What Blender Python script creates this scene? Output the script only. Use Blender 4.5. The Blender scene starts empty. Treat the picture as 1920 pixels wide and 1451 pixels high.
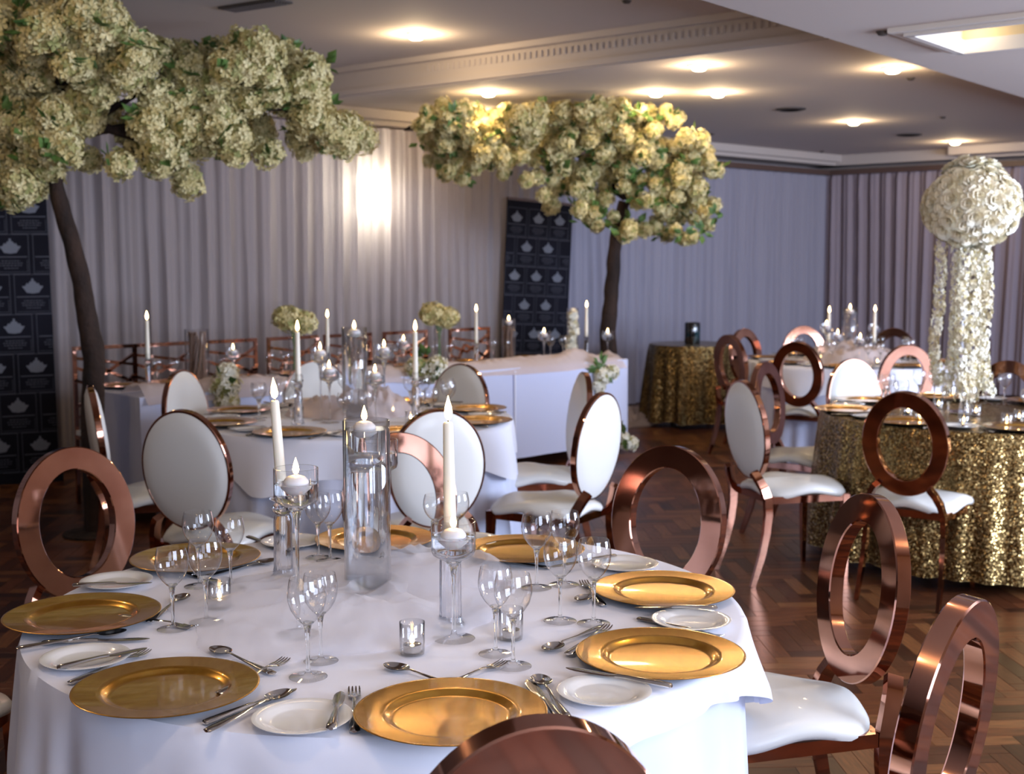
import bpy, math, random
from mathutils import Vector, Matrix, noise
PI = math.pi
R = math.radians
rnd = random.Random(7)
SC = bpy.context.scene
COL = SC.collection

# ------------------------------------------------------------------ camera
F_PX, PITCH, ZC = 2364.3, R(5.774), 1.531
cam = bpy.data.cameras.new('camera'); cam.sensor_width = 36.0; cam.sensor_fit = 'HORIZONTAL'
cam.lens = 36.0 * F_PX / 1920.0
cam.clip_start = 0.05; cam.clip_end = 100
cam.dof.use_dof = True; cam.dof.focus_distance = 2.45; cam.dof.aperture_fstop = 6.3
camo = bpy.data.objects.new('camera', cam); COL.objects.link(camo)
camo.location = (0, 0, ZC); camo.rotation_euler = (PI / 2 - PITCH, 0, 0)
SC.camera = camo
SC.view_settings.view_transform = 'Standard'
try: SC.view_settings.look = 'None'
except Exception: pass
SC.view_settings.gamma = 1.0; SC.view_settings.use_curve_mapping = False
SC.view_settings.exposure = 0.3
SC.cycles.max_bounces = 14; SC.cycles.transparent_max_bounces = 24; SC.cycles.transmission_bounces = 12
SC.cycles.glossy_bounces = 6; SC.cycles.diffuse_bounces = 4
SC.cycles.caustics_reflective = False; SC.cycles.caustics_refractive = True
SC.cycles.sample_clamp_indirect = 4.0; SC.cycles.use_denoising = True

# ------------------------------------------------------------------ world: dim cool daylight outside the windows
wd = bpy.data.worlds.new('world'); SC.world = wd; wd.use_nodes = True
wd.node_tree.nodes['Background'].inputs[0].default_value = (0.55, 0.68, 1.0, 1)
wd.node_tree.nodes['Background'].inputs[1].default_value = 0.6

# room frame: curtain wall runs along U, far right wall along W
CN = Vector((3.845, 15.95, 0)); U = Vector((0.735, 0.678, 0)).normalized(); W = Vector((0.743, -0.669, 0)).normalized()
NW = Vector((U.y, -U.x, 0))                       # from curtain wall into the room
def rp(a, b, z=0.0):                               # point a metres back along the curtain wall, b metres along the right wall
    return CN - U * a + W * b + Vector((0, 0, z))
WIN_B = 10.6
WINDOWS = [(1.0, 3.3), (3.9, 6.2), (6.3, 9.4), (12.6, 14.4), (15.2, 17.4)]
DAY = (0.66, 0.76, 1.0)
def area_light(name, loc, aim, sx, sy, energy, color):
    l = bpy.data.lights.new(name, 'AREA'); l.shape = 'RECTANGLE'; l.size = sx; l.size_y = sy
    l.energy = energy; l.color = color
    o = bpy.data.objects.new(name, l); COL.objects.link(o); o.location = loc
    o.rotation_euler = (Vector(aim)).to_track_quat('-Z', 'Y').to_euler()
    return o
for (a0, a1), e_ in zip(WINDOWS, (50, 110, 430, 90, 30)):
    area_light('window_daylight', rp((a0 + a1) / 2, WIN_B - 0.05, 1.55), -NW + Vector((0, 0, -0.12)), a1 - a0, 1.45, e_, DAY)

# ------------------------------------------------------------------ pixel -> place helpers (measured from the photograph)
def ray(px, py):
    xc = (px - 960) / F_PX; yc = (725.5 - py) / F_PX
    return Vector((xc, math.cos(PITCH) + yc * math.sin(PITCH), -math.sin(PITCH) + yc * math.cos(PITCH)))
def at(px, py, z):
    d = ray(px, py); t = (z - ZC) / d.z
    return Vector((0, 0, ZC)) + d * t
def atd(px, py, D):
    d = ray(px, py); return Vector((0, 0, ZC)) + d * (D / d.y)
TZ = 0.75

# ------------------------------------------------------------------ materials
def mat(name, color, rough=0.5, metal=0.0, **kw):
    m = bpy.data.materials.new(name); m.use_nodes = True
    b = m.node_tree.nodes['Principled BSDF']
    b.inputs['Base Color'].default_value = (*color, 1); b.inputs['Roughness'].default_value = rough
    b.inputs['Metallic'].default_value = metal
    for k, v in kw.items(): b.inputs[k.replace('_', ' ')].default_value = v
    return m
def nd(m, t, **kw):
    n = m.node_tree.nodes.new(t)
    for k, v in kw.items(): setattr(n, k, v)
    return n
def lk(m, a, b): m.node_tree.links.new(a, b)
def bsdf(m): return m.node_tree.nodes['Principled BSDF']
def noise_color(m, c1, c2, scale=5, detail=4, coord='Object', vec_scale=None, lo=0.35, hi=0.65):
    tc = nd(m, 'ShaderNodeTexCoord'); n = nd(m, 'ShaderNodeTexNoise'); n.inputs['Scale'].default_value = scale; n.inputs['Detail'].default_value = detail
    src = tc.outputs[coord]
    if vec_scale:
        mp = nd(m, 'ShaderNodeMapping'); mp.inputs['Scale'].default_value = vec_scale; lk(m, src, mp.inputs[0]); src = mp.outputs[0]
    lk(m, src, n.inputs['Vector'])
    r = nd(m, 'ShaderNodeValToRGB'); r.color_ramp.elements[0].position = lo; r.color_ramp.elements[1].position = hi
    r.color_ramp.elements[0].color = (*c1, 1); r.color_ramp.elements[1].color = (*c2, 1)
    lk(m, n.outputs[0], r.inputs[0]); lk(m, r.outputs[0], bsdf(m).inputs['Base Color'])
    return n
def bump(m, scale, strength, dist=0.01, coord='Object', kind='ShaderNodeTexNoise'):
    tc = nd(m, 'ShaderNodeTexCoord'); n = nd(m, kind); n.inputs['Scale'].default_value = scale
    lk(m, tc.outputs[coord], n.inputs['Vector'])
    bp = nd(m, 'ShaderNodeBump'); bp.inputs['Strength'].default_value = strength; bp.inputs['Distance'].default_value = dist
    lk(m, n.outputs[0], bp.inputs['Height']); lk(m, bp.outputs[0], bsdf(m).inputs['Normal'])
def emis(name, color, s):
    m = bpy.data.materials.new(name); m.use_nodes = True; nt = m.node_tree; nt.nodes.clear()
    e = nt.nodes.new('ShaderNodeEmission'); o = nt.nodes.new('ShaderNodeOutputMaterial')
    e.inputs[0].default_value = (*color, 1); e.inputs[1].default_value = s; nt.links.new(e.outputs[0], o.inputs[0]); return m
def thin_glass(name, tint=(0.97, 0.98, 0.98), ior=1.5, boost=1.0):
    m = bpy.data.materials.new(name); m.use_nodes = True; nt = m.node_tree; nt.nodes.clear()
    t = nt.nodes.new('ShaderNodeBsdfTransparent'); t.inputs[0].default_value = (*tint, 1)
    g = nt.nodes.new('ShaderNodeBsdfGlossy'); g.inputs['Roughness'].default_value = 0.01
    f = nt.nodes.new('ShaderNodeFresnel'); f.inputs[0].default_value = ior
    mm = nt.nodes.new('ShaderNodeMath'); mm.operation = 'MULTIPLY'; mm.inputs[1].default_value = boost; mm.use_clamp = True
    x = nt.nodes.new('ShaderNodeMixShader'); o = nt.nodes.new('ShaderNodeOutputMaterial')
    ge = nt.nodes.new('ShaderNodeNewGeometry'); mi_ = nt.nodes.new('ShaderNodeMapRange'); mi_.inputs[3].default_value = ior; mi_.inputs[4].default_value = 1 / ior
    nt.links.new(ge.outputs['Backfacing'], mi_.inputs[0]); nt.links.new(mi_.outputs[0], f.inputs[0])
    lw = nt.nodes.new('ShaderNodeLayerWeight'); lw.inputs[0].default_value = 0.5; pw = nt.nodes.new('ShaderNodeMath'); pw.operation = 'POWER'; pw.inputs[1].default_value = 4.5
    mc = nt.nodes.new('ShaderNodeMix'); mc.data_type = 'RGBA'; mc.inputs[6].default_value = (*tint, 1); mc.inputs[7].default_value = (0.36, 0.39, 0.44, 1)
    nt.links.new(lw.outputs['Facing'], pw.inputs[0]); nt.links.new(pw.outputs[0], mc.inputs[0]); nt.links.new(mc.outputs[2], t.inputs[0])
    nt.links.new(f.outputs[0], mm.inputs[0]); nt.links.new(mm.outputs[0], x.inputs[0]); nt.links.new(t.outputs[0], x.inputs[1]); nt.links.new(g.outputs[0], x.inputs[2]); nt.links.new(x.outputs[0], o.inputs[0])
    return m
def solid_glass(name, ior, color=(1, 1, 1)):
    m = bpy.data.materials.new(name); m.use_nodes = True; nt = m.node_tree; nt.nodes.clear()
    g = nt.nodes.new('ShaderNodeBsdfGlass'); g.inputs['Color'].default_value = (*color, 1); g.inputs['IOR'].default_value = ior; g.inputs['Roughness'].default_value = 0.0
    o = nt.nodes.new('ShaderNodeOutputMaterial'); nt.links.new(g.outputs[0], o.inputs[0]); return m
def sheer(name, color, alpha=0.7, transl=0.35):
    m = bpy.data.materials.new(name); m.use_nodes = True; nt = m.node_tree; nt.nodes.clear()
    d = nt.nodes.new('ShaderNodeBsdfDiffuse'); d.inputs[0].default_value = (*color, 1)
    t = nt.nodes.new('ShaderNodeBsdfTranslucent'); t.inputs[0].default_value = (*color, 1)
    tr = nt.nodes.new('ShaderNodeBsdfTransparent')
    a = nt.nodes.new('ShaderNodeMixShader'); a.inputs[0].default_value = transl
    b = nt.nodes.new('ShaderNodeMixShader'); b.inputs[0].default_value = alpha
    o = nt.nodes.new('ShaderNodeOutputMaterial')
    nt.links.new(d.outputs[0], a.inputs[1]); nt.links.new(t.outputs[0], a.inputs[2]); nt.links.new(tr.outputs[0], b.inputs[1]); nt.links.new(a.outputs[0], b.inputs[2]); nt.links.new(b.outputs[0], o.inputs[0])
    return m

M = {}
M['ceiling'] = mat('ceiling_paint', (0.62, 0.56, 0.52), 0.85); bump(M['ceiling'], 60, 0.15, 0.002)
M['wall'] = mat('wall_paint', (0.45, 0.42, 0.42), 0.85); bump(M['wall'], 40, 0.1, 0.002)
M['rear'] = mat('dark_panelling', (0.10, 0.055, 0.04), 0.5); bump(M['rear'], 20, 0.1, 0.004)
M['cornice'] = mat('cornice_paint', (0.52, 0.47, 0.44), 0.7); bump(M['cornice'], 50, 0.05, 0.002)
M['track'] = mat('dark_track', (0.10, 0.06, 0.05), 0.5); bump(M['track'], 30, 0.1, 0.002)
M['base'] = mat('floor_joint', (0.02, 0.011, 0.007), 0.7); bump(M['base'], 30, 0.1, 0.002)
TONES = [(0.072, 0.023, 0.009), (0.115, 0.038, 0.014), (0.040, 0.013, 0.006), (0.170, 0.066, 0.023)]
WOOD = []
for o_ in range(2):
    for t_, c in enumerate(TONES):
        m = mat('parquet_%s_%s' % (('lengthwise', 'crosswise')[o_], ('brown', 'mid', 'dark', 'light')[t_]), c, 0.32, 0, Specular_IOR_Level=0.28)
        noise_color(m, tuple(k * 0.6 for k in c), tuple(k * 1.45 for k in c), 9, 5, 'Object', (1, 9, 1) if o_ == 0 else (9, 1, 1), 0.3, 0.7)
        WOOD.append(m)
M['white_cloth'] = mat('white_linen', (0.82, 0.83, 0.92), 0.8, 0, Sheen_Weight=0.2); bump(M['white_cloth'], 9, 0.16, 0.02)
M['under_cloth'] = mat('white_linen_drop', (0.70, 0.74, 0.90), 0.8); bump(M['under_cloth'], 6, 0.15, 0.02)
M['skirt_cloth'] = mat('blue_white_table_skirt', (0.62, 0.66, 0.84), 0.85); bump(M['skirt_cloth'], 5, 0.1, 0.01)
M['leather'] = mat('white_leatherette', (0.78, 0.78, 0.74), 0.38, 0, Coat_Weight=0.15); bump(M['leather'], 120, 0.08, 0.002)
M['rose'] = mat('rose_gold_metal', (0.62, 0.33, 0.25), 0.06, 1.0)
noise_color(M['rose'], (0.43, 0.20, 0.135), (0.56, 0.29, 0.20), 6, 3)
M['dark_rose'] = M['rose']
M['charger'] = mat('gold_lacquer', (0.62, 0.34, 0.06), 0.24, 0.92, Coat_Weight=0.6, Coat_Roughness=0.04)
noise_color(M['charger'], (0.64, 0.31, 0.035), (0.74, 0.40, 0.055), 30, 6, 'Object', (1, 2.2, 1))
M['charger_under'] = mat('black_charger_underside', (0.02, 0.02, 0.025), 0.4)
M['china'] = mat('white_china', (0.84, 0.83, 0.80), 0.12, 0, Coat_Weight=0.5)
M['steel'] = mat('polished_steel', (0.62, 0.60, 0.57), 0.12, 1.0); bump(M['steel'], 60, 0.05, 0.001)
M['glass'] = thin_glass('clear_glass', (0.985, 0.988, 0.99), 1.5, 2.2)
M['stem'] = solid_glass('solid_clear_glass', 1.5, (0.99, 1, 1))
M['crystal'] = solid_glass('pressed_crystal', 1.45, (0.97, 0.98, 1))
M['water'] = solid_glass('water', 1.33, (0.97, 0.985, 1))
M['wax'] = mat('ivory_wax', (0.86, 0.80, 0.66), 0.45, 0, Subsurface_Weight=0.2, Subsurface_Radius=(0.02, 0.012, 0.008))
M['white_wax'] = mat('white_wax', (0.88, 0.84, 0.82), 0.45, 0, Subsurface_Weight=0.2, Subsurface_Radius=(0.02, 0.012, 0.008))
M['wick'] = mat('burnt_wick', (0.02, 0.015, 0.01), 0.9)
M['flame'] = emis('candle_flame', (1.0, 0.62, 0.25), 22)
M['lamp'] = emis('lamp_glow', (1.0, 0.74, 0.42), 28)
M['lamp_soft'] = emis('coffer_lamp_glow', (1.0, 0.80, 0.50), 9)
M['coffer'] = mat('lamplit_coffer_paint', (0.74, 0.62, 0.40), 0.8); bump(M['coffer'], 50, 0.05, 0.002)  # the coffer lamp's warm light is put into the paint colour
M['sconce'] = emis('sconce_glow', (1.0, 0.93, 0.72), 40)
M['tulle'] = sheer('white_tulle', (0.95, 0.95, 0.98), 0.42, 0.6)
M['pink_tulle'] = sheer('blush_tulle', (0.80, 0.70, 0.68), 0.72, 0.3)
M['curtain'] = sheer('grey_voile', (0.43, 0.385, 0.39), 0.965, 0.32)
M['curtain_daylit'] = sheer('daylit_voile', (0.45, 0.44, 0.53), 0.985, 0.3)  # bluish window light mixed into the voile colour
M['curtain_shaded'] = sheer('grey_voile_shadow_side', (0.42, 0.36, 0.41), 0.985, 0.25)  # shaded copy of the grey voile, shade put into its colour
M['petal'] = mat('cream_petals', (0.78, 0.72, 0.46), 0.7, 0, Subsurface_Weight=0.0)
noise_color(M['petal'], (0.54, 0.45, 0.18), (0.80, 0.71, 0.39), 14, 2, 'Object')
M['petal2'] = mat('green_cream_petals', (0.6, 0.6, 0.34), 0.7)
noise_color(M['petal2'], (0.27, 0.28, 0.085), (0.55, 0.50, 0.21), 14, 2, 'Object')
M['rosepetal'] = mat('white_rose_petals', (0.86, 0.82, 0.62), 0.6)
noise_color(M['rosepetal'], (0.80, 0.70, 0.48), (0.92, 0.91, 0.78), 7, 2, 'Object')
M['leaf'] = mat('green_leaf', (0.06, 0.13, 0.03), 0.5); noise_color(M['leaf'], (0.03, 0.08, 0.015), (0.12, 0.22, 0.05), 12)
M['bark'] = mat('dark_bark', (0.045, 0.024, 0.015), 0.9); noise_color(M['bark'], (0.008, 0.004, 0.003), (0.042, 0.021, 0.013), 12, 6, 'Object', (1, 1, 0.25)); bump(M['bark'], 25, 0.6, 0.02)
M['twig'] = mat('brown_twigs', (0.16, 0.09, 0.06), 0.8); bump(M['twig'], 40, 0.4, 0.005)
M['banner'] = mat('black_banner_vinyl', (0.010, 0.010, 0.016), 0.7, 0, Specular_IOR_Level=0.12); noise_color(M['banner'], (0.005, 0.005, 0.009), (0.009, 0.009, 0.016), 2)
M['print'] = mat('silver_print', (0.13, 0.14, 0.17), 0.5); bump(M['print'], 40, 0.05, 0.001)
M['print_dim'] = mat('charcoal_print', (0.035, 0.036, 0.052), 0.5); bump(M['print_dim'], 40, 0.05, 0.001)
M['alu'] = mat('grey_aluminium', (0.35, 0.35, 0.38), 0.35, 0.9); bump(M['alu'], 50, 0.05, 0.001)
M['jar'] = mat('black_glazed_ceramic', (0.006, 0.010, 0.014), 0.08, 0, Coat_Weight=1.0); noise_color(M['jar'], (0.003, 0.004, 0.006), (0.02, 0.09, 0.12), 14, 2, 'Object', (1, 1, 0.4), 0.5, 0.7)  # bluish reflection painted as blotches into the black glaze
M['vent'] = mat('dark_vent', (0.07, 0.06, 0.055), 0.6); bump(M['vent'], 50, 0.1, 0.002)
M['white_paint'] = mat('white_gloss_paint', (0.75, 0.73, 0.70), 0.4); bump(M['white_paint'], 50, 0.05, 0.002)

# gold sequin cloth: tiny facets at random tilt
m = mat('gold_sequins', (0.40, 0.27, 0.09), 0.24, 0.9); M['sequin'] = m
tc = nd(m, 'ShaderNodeTexCoord'); v = nd(m, 'ShaderNodeTexVoronoi'); v.inputs['Scale'].default_value = 160
lk(m, tc.outputs['Object'], v.inputs['Vector'])
geo = nd(m, 'ShaderNodeNewGeometry')
sub = nd(m, 'ShaderNodeVectorMath', operation='SUBTRACT'); sub.inputs[1].default_value = (0.5, 0.5, 0.5); lk(m, v.outputs['Color'], sub.inputs[0])
scl = nd(m, 'ShaderNodeVectorMath', operation='SCALE'); scl.inputs['Scale'].default_value = 0.75; lk(m, sub.outputs[0], scl.inputs[0])
add = nd(m, 'ShaderNodeVectorMath', operation='ADD'); lk(m, geo.outputs['Normal'], add.inputs[0]); lk(m, scl.outputs[0], add.inputs[1])
nrm = nd(m, 'ShaderNodeVectorMath', operation='NORMALIZE'); lk(m, add.outputs[0], nrm.inputs[0]); lk(m, nrm.outputs[0], bsdf(m).inputs['Normal'])
rr = nd(m, 'ShaderNodeValToRGB'); rr.color_ramp.elements[0].color = (0.075, 0.045, 0.013, 1); rr.color_ramp.elements[1].color = (0.38, 0.265, 0.105, 1)
sx = nd(m, 'ShaderNodeSeparateColor'); lk(m, v.outputs['Color'], sx.inputs[0]); lk(m, sx.outputs[0], rr.inputs[0]); lk(m, rr.outputs[0], bsdf(m).inputs['Base Color'])

# ------------------------------------------------------------------ mesh helpers
class MB:
    def __init__(s): s.v = []; s.f = []; s.m = []
    def add(s, vs, fs, mi=0, M4=None):
        o = len(s.v)
        s.v += [tuple(M4 @ Vector(p)) for p in vs] if M4 else [tuple(p) for p in vs]
        s.f += [tuple(i + o for i in f) for f in fs]; s.m += [mi] * len(fs); return s
    def box(s, c, d, M4=None, mi=0):
        x, y, z = c; a, b, h = d[0] / 2, d[1] / 2, d[2] / 2
        vs = [(x + i * a, y + j * b, z + k * h) for i in (-1, 1) for j in (-1, 1) for k in (-1, 1)]
        return s.add(vs, [(0, 1, 3, 2), (4, 6, 7, 5), (0, 4, 5, 1), (2, 3, 7, 6), (0, 2, 6, 4), (1, 5, 7, 3)], mi, M4)
    def lathe(s, prof, n=32, c=(0, 0, 0), mi=0, M4=None, flute=0, fn=0):
        vs = []; fs = []
        for r, z in prof:
            for i in range(n):
                a = 2 * PI * i / n; q = r * (1 + flute * math.cos(fn * a)) if flute else r
                vs.append((c[0] + q * math.cos(a), c[1] + q * math.sin(a), c[2] + z))
        for j in range(len(prof) - 1):
            for i in range(n):
                k = (i + 1) % n
                fs.append((j * n + i, j * n + k, (j + 1) * n + k, (j + 1) * n + i))
        if prof[0][0] > 1e-4: fs.append(tuple(range(n - 1, -1, -1))) if s.capb else None
        if prof[-1][0] > 1e-4: fs.append(tuple(range((len(prof) - 1) * n, len(prof) * n))) if s.capt else None
        fs = [f for f in fs if f]
        return s.add(vs, fs, mi, M4)
    capb = False; capt = False
    def tube(s, pts, rads, n=8, mi=0, cap=True, rect=None, up=None):
        pts = [Vector(p) for p in pts]
        if not isinstance(rads, (list, tuple)): rads = [rads] * len(pts)
        vs = []; fs = []; prev = None
        for i, p in enumerate(pts):
            t = (pts[min(i + 1, len(pts) - 1)] - pts[max(i - 1, 0)]).normalized()
            ref = Vector(up) if up else (prev if prev else (Vector((0, 0, 1)) if abs(t.z) < 0.9 else Vector((1, 0, 0))))
            a = (ref - t * ref.dot(t)); a = a.normalized() if a.length > 1e-5 else t.orthogonal().normalized()
            prev = a; b = t.cross(a)
            if rect:
                k = rads[i]
                for (e, g) in ((-1, -1), (1, -1), (1, 1), (-1, 1)): vs.append(p + a * (e * rect[0] * k / 2) + b * (g * rect[1] * k / 2))
            else:
                for j in range(n):
                    w = 2 * PI * j / n; vs.append(p + (a * math.cos(w) + b * math.sin(w)) * rads[i])
        if rect: n = 4
        for i in range(len(pts) - 1):
            for j in range(n):
                k = (j + 1) % n; fs.append((i * n + j, i * n + k, (i + 1) * n + k, (i + 1) * n + j))
        if cap: fs.append(tuple(range(n - 1, -1, -1))); fs.append(tuple(range((len(pts) - 1) * n, len(pts) * n)))
        return s.add(vs, fs, mi)
    def mesh(s, name, mats, smooth=True, angle=38):
        me = bpy.data.meshes.new(name); me.from_pydata(s.v, [], s.f); me.update()
        for m_ in (mats if isinstance(mats, (list, tuple)) else [mats]): me.materials.append(m_)
        if any(s.m): me.polygons.foreach_set('material_index', s.m)
        if smooth:
            me.polygons.foreach_set('use_smooth', [True] * len(me.polygons))
            try: me.set_sharp_from_angle(angle=R(angle))
            except Exception: pass
        return me
    def obj(s, name, mats, parent=None, smooth=True, angle=38, loc=None, **props):
        o = bpy.data.objects.new(name, s.mesh(name, mats, smooth, angle)); COL.objects.link(o)
        if parent: o.parent = parent
        if loc is not None: o.location = loc
        for k, val in props.items():
            if val: o[k] = val
        return o
def mb(capb=False, capt=False):
    x = MB(); x.capb = capb; x.capt = capt; return x
def root(name, label, cat, loc=(0, 0, 0), rz=0, group=None):
    o = bpy.data.objects.new(name, None); COL.objects.link(o); o.location = loc; o.rotation_euler = (0, 0, rz); o.empty_display_size = 0.1
    o['label'] = label; o['category'] = cat
    if group: o['group'] = group
    return o
def tag(o, label, cat, group=None, kind=None):
    o['label'] = label; o['category'] = cat
    if group: o['group'] = group
    if kind: o['kind'] = kind
    return o
KIDS = {}
def kids(o):
    if o.name not in KIDS: KIDS[o.name] = list(o.children)
    return KIDS[o.name]
def dup(o, loc, rz=None, label=None, group=None, rot=None, parent=None):
    c = o.copy(); COL.objects.link(c)
    if parent is not None: c.parent = parent
    else:
        c.location = loc
        if rot is not None: c.rotation_euler = rot
        elif rz is not None: c.rotation_euler = (0, 0, rz)
        if label: c['label'] = label
        if group: c['group'] = group
        elif 'group' in c.keys(): del c['group']
    for k in kids(o): dup(k, None, parent=c)
    return c
USED = set()
def put(proto, loc, rz, label, group=None, rot=None):
    """first use moves the prototype itself, later uses copy it with its parts"""
    if proto.name not in USED:
        USED.add(proto.name); proto.location = loc; proto.rotation_euler = rot if rot is not None else (0, 0, rz)
        proto['label'] = label
        if group: proto['group'] = group
        return proto
    return dup(proto, loc, rz, label, group, rot)
def grid_mesh(b, nx, ny, fn, mi=0, loopx=False):
    vs = [fn(i, j) for j in range(ny) for i in range(nx)]; fs = []
    for j in range(ny - 1):
        for i in range(nx if loopx else nx - 1):
            k = (i + 1) % nx; fs.append((j * nx + i, j * nx + k, (j + 1) * nx + k, (j + 1) * nx + i))
    return b.add(vs, fs, mi)
def struct(o): o['kind'] = 'structure'; return o
def nz(x, y=0.0, z=0.0): return noise.noise(Vector((x, y, z)))

# ================================================================== SETTING
# floor slab and parquet blocks in herringbone
def prism(poly, z0, z1, name, m):
    b = mb(); n = len(poly)
    b.add([(p[0], p[1], z0) for p in poly] + [(p[0], p[1], z1) for p in poly],
          [tuple(range(n - 1, -1, -1)), tuple(range(n, 2 * n))] + [(i, (i + 1) % n, n + (i + 1) % n, n + i) for i in range(n)])
    return struct(b.obj(name, m, smooth=False))
A_MAX = 19.0
room = [rp(-0.3, -0.3), rp(A_MAX, -0.3), rp(A_MAX, WIN_B + 0.3), rp(-0.3, WIN_B + 0.3)]
floor = prism(room, -0.12, -0.004, 'floor', M['base'])
PL, PW = 0.28, 0.07
protos = {}
def block_verts(L, Wd):
    g = 0.0008; e = 0.0018
    o = [(g, g), (L - g, g), (L - g, Wd - g), (g, Wd - g)]; i_ = [(e, e), (L - e, e), (L - e, Wd - e), (e, Wd - e)]
    vs = [(x, y, -0.004) for x, y in o] + [(x, y, -0.0006) for x, y in o] + [(x, y, 0.0) for x, y in i_]
    fs = [(k, (k + 1) % 4, 4 + (k + 1) % 4, 4 + k) for k in range(4)] + [(4 + k, 4 + (k + 1) % 4, 8 + (k + 1) % 4, 8 + k) for k in range(4)] + [(8, 9, 10, 11)]
    return vs, fs
FA = R(3.0); FR = Matrix.Rotation(FA, 4, 'Z')
def project(p):
    d = Vector(p) - Vector((0, 0, ZC))
    zc = d.y * math.cos(PITCH) - d.z * math.sin(PITCH); yc = d.z * math.cos(PITCH) + d.y * math.sin(PITCH)
    if zc < 0.1: return (-9999, -9999, zc)
    return (960 + F_PX * d.x / zc, 725.5 - F_PX * yc / zc, zc)
def inroom(p):
    d = Vector((p[0], p[1], 0)) - CN
    det = (-U.x) * W.y - W.x * (-U.y)
    a = (d.x * W.y - W.x * d.y) / det; b_ = ((-U.x) * d.y - d.x * (-U.y)) / det
    return -0.1 < a < A_MAX and -0.1 < b_ < WIN_B
blocks = []
for i in range(-330, 330):
    for j in range(-60, 60):
        ox = i * PW + j * PL; oy = i * PW - j * PL
        if abs(ox) > 16 or not (-5 < oy < 18): continue
        for typ, (x0, y0) in ((0, (ox, oy)), (1, (ox - PW, oy))):
            cx, cy = (x0 + PL / 2, y0 + PW / 2) if typ == 0 else (x0 + PW / 2, y0 + PL / 2)
            c = FR @ Vector((cx, cy, 0))
            if not inroom(c): continue
            blocks.append((typ, x0, y0, c))
def is_open(c):
    px, py, z = project(c)
    return 1290 < px < 1930 and 1000 < py < 1460
near = sorted([b_ for b_ in blocks if is_open(b_[3])], key=lambda q: q[3].length)[:295]
nearset = set(id(b_) for b_ in near)
rest = mb()
BV = [block_verts(PL, PW), block_verts(PW, PL)]
for b_ in blocks:
    typ, x0, y0, c = b_; tone = rnd.choice([0, 0, 1, 1, 2, 3]); mi = typ * 4 + tone
    if id(b_) in nearset:
        if mi not in protos:
            q = mb(); q.add(*BV[typ]); protos[mi] = q.mesh('parquet_block', WOOD[mi], smooth=False)
        o = bpy.data.objects.new('parquet_block', protos[mi]); COL.objects.link(o); o.parent = floor
        o.location = FR @ Vector((x0, y0, 0)); o.rotation_euler = (0, 0, FA)
    else:
        vs, fs = BV[typ]
        rest.add([FR @ Vector((x + x0, y + y0, z)) for x, y, z in vs], fs[4:] if c.length > 6 else fs, mi)
rest.obj('parquet_blocks', WOOD, floor, smooth=False, kind='stuff')

# walls
H_TOP = 3.05
def wall(name, p, q, thick_dir, m=M['wall'], z0=-0.1, z1=H_TOP):
    t = thick_dir * 0.12
    return prism([p, q, q + t, p + t], z0, z1, name, m)
wall('wall_left', rp(-0.3, 0), rp(A_MAX, 0), -NW)
NR = Vector((W.y, -W.x, 0)) * -1.0       # outward past the right wall
if NR.dot(U) < 0: NR = -NR
wall('wall_right', rp(0, 0) - W * 0.3, rp(0, WIN_B), NR)
wall('wall_rear', rp(A_MAX, 0), rp(A_MAX, WIN_B), -NR, M['rear'])
# window wall: sill band, head band and piers between the windows
pwin = rp(0, WIN_B); OUTW = NW
def wseg(a0, a1, z0, z1, name='wall_window'):
    return wall(name, rp(a0, WIN_B), rp(a1, WIN_B), OUTW, M['wall'], z0, z1)
wseg(-0.3, A_MAX, -0.1, 0.8); wseg(-0.3, A_MAX, 2.3, H_TOP)
edges = [-0.3] + [x for w_ in WINDOWS for x in w_] + [A_MAX]
for k in range(0, len(edges), 2): wseg(edges[k], edges[k + 1], 0.8, 2.3)
for k, (a0, a1) in enumerate(WINDOWS):
    fr = mb()
    dirU = -U
    for (aa, ab, z0, z1) in ((a0, a0 + .05, .8, 2.3), (a1 - .05, a1, .8, 2.3), ((a0 + a1) / 2 - .02, (a0 + a1) / 2 + .02, .8, 2.3), (a0, a1, .8, .86), (a0, a1, 2.24, 2.3)):
        p0, p1 = rp(aa, WIN_B + .02), rp(ab, WIN_B + .02); t = OUTW * .05
        fr.add([(q.x, q.y, z) for z in (z0, z1) for q in (p0, p1, p1 + t, p0 + t)], [(3, 2, 1, 0), (4, 5, 6, 7), (0, 1, 5, 4), (1, 2, 6, 5), (2, 3, 7, 6), (3, 0, 4, 7)])
    struct(fr.obj('window_%d' % (k + 1), M['white_paint'], smooth=False))

# ceilings: high ceiling, lower far ceiling, lowest near-right soffit with a lit coffer
CU = Vector((math.cos(R(50.5)), math.sin(R(50.5)), 0)); CV = Vector((math.cos(R(-39.6)), math.sin(R(-39.6)), 0))
prism(room, 3.0, 3.1, 'ceiling', M['ceiling'])
Z1, Z0 = 2.78, 2.50
PB = Vector((0.148, 8.74, 0)); PA = Vector((0.60, 4.72, 0))
prism([PB - CV * 12, PB + CV * 12, PB + CV * 12 + CU * 14, PB - CV * 12 + CU * 14], Z1, 2.999, 'ceiling_far', M['ceiling'])
def L0(c, v): return PA + CU * c + CV * v
HC = (1.25, 1.86, 0.37, 2.3)      # coffer opening in the soffit
b = mb()
def slab(c0, c1, v0, v1, z0=Z0, z1=2.998):
    p = [L0(c0, v0), L0(c1, v0), L0(c1, v1), L0(c0, v1)]
    b.add([(q.x, q.y, z) for z in (z0, z1) for q in p], [(3, 2, 1, 0), (4, 5, 6, 7), (0, 1, 5, 4), (1, 2, 6, 5), (2, 3, 7, 6), (3, 0, 4, 7)])
slab(-12, HC[0], 0, 14); slab(HC[1], 16, 0, 14); slab(HC[0], HC[1], 0, HC[2]); slab(HC[0], HC[1], HC[3], 14)
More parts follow.
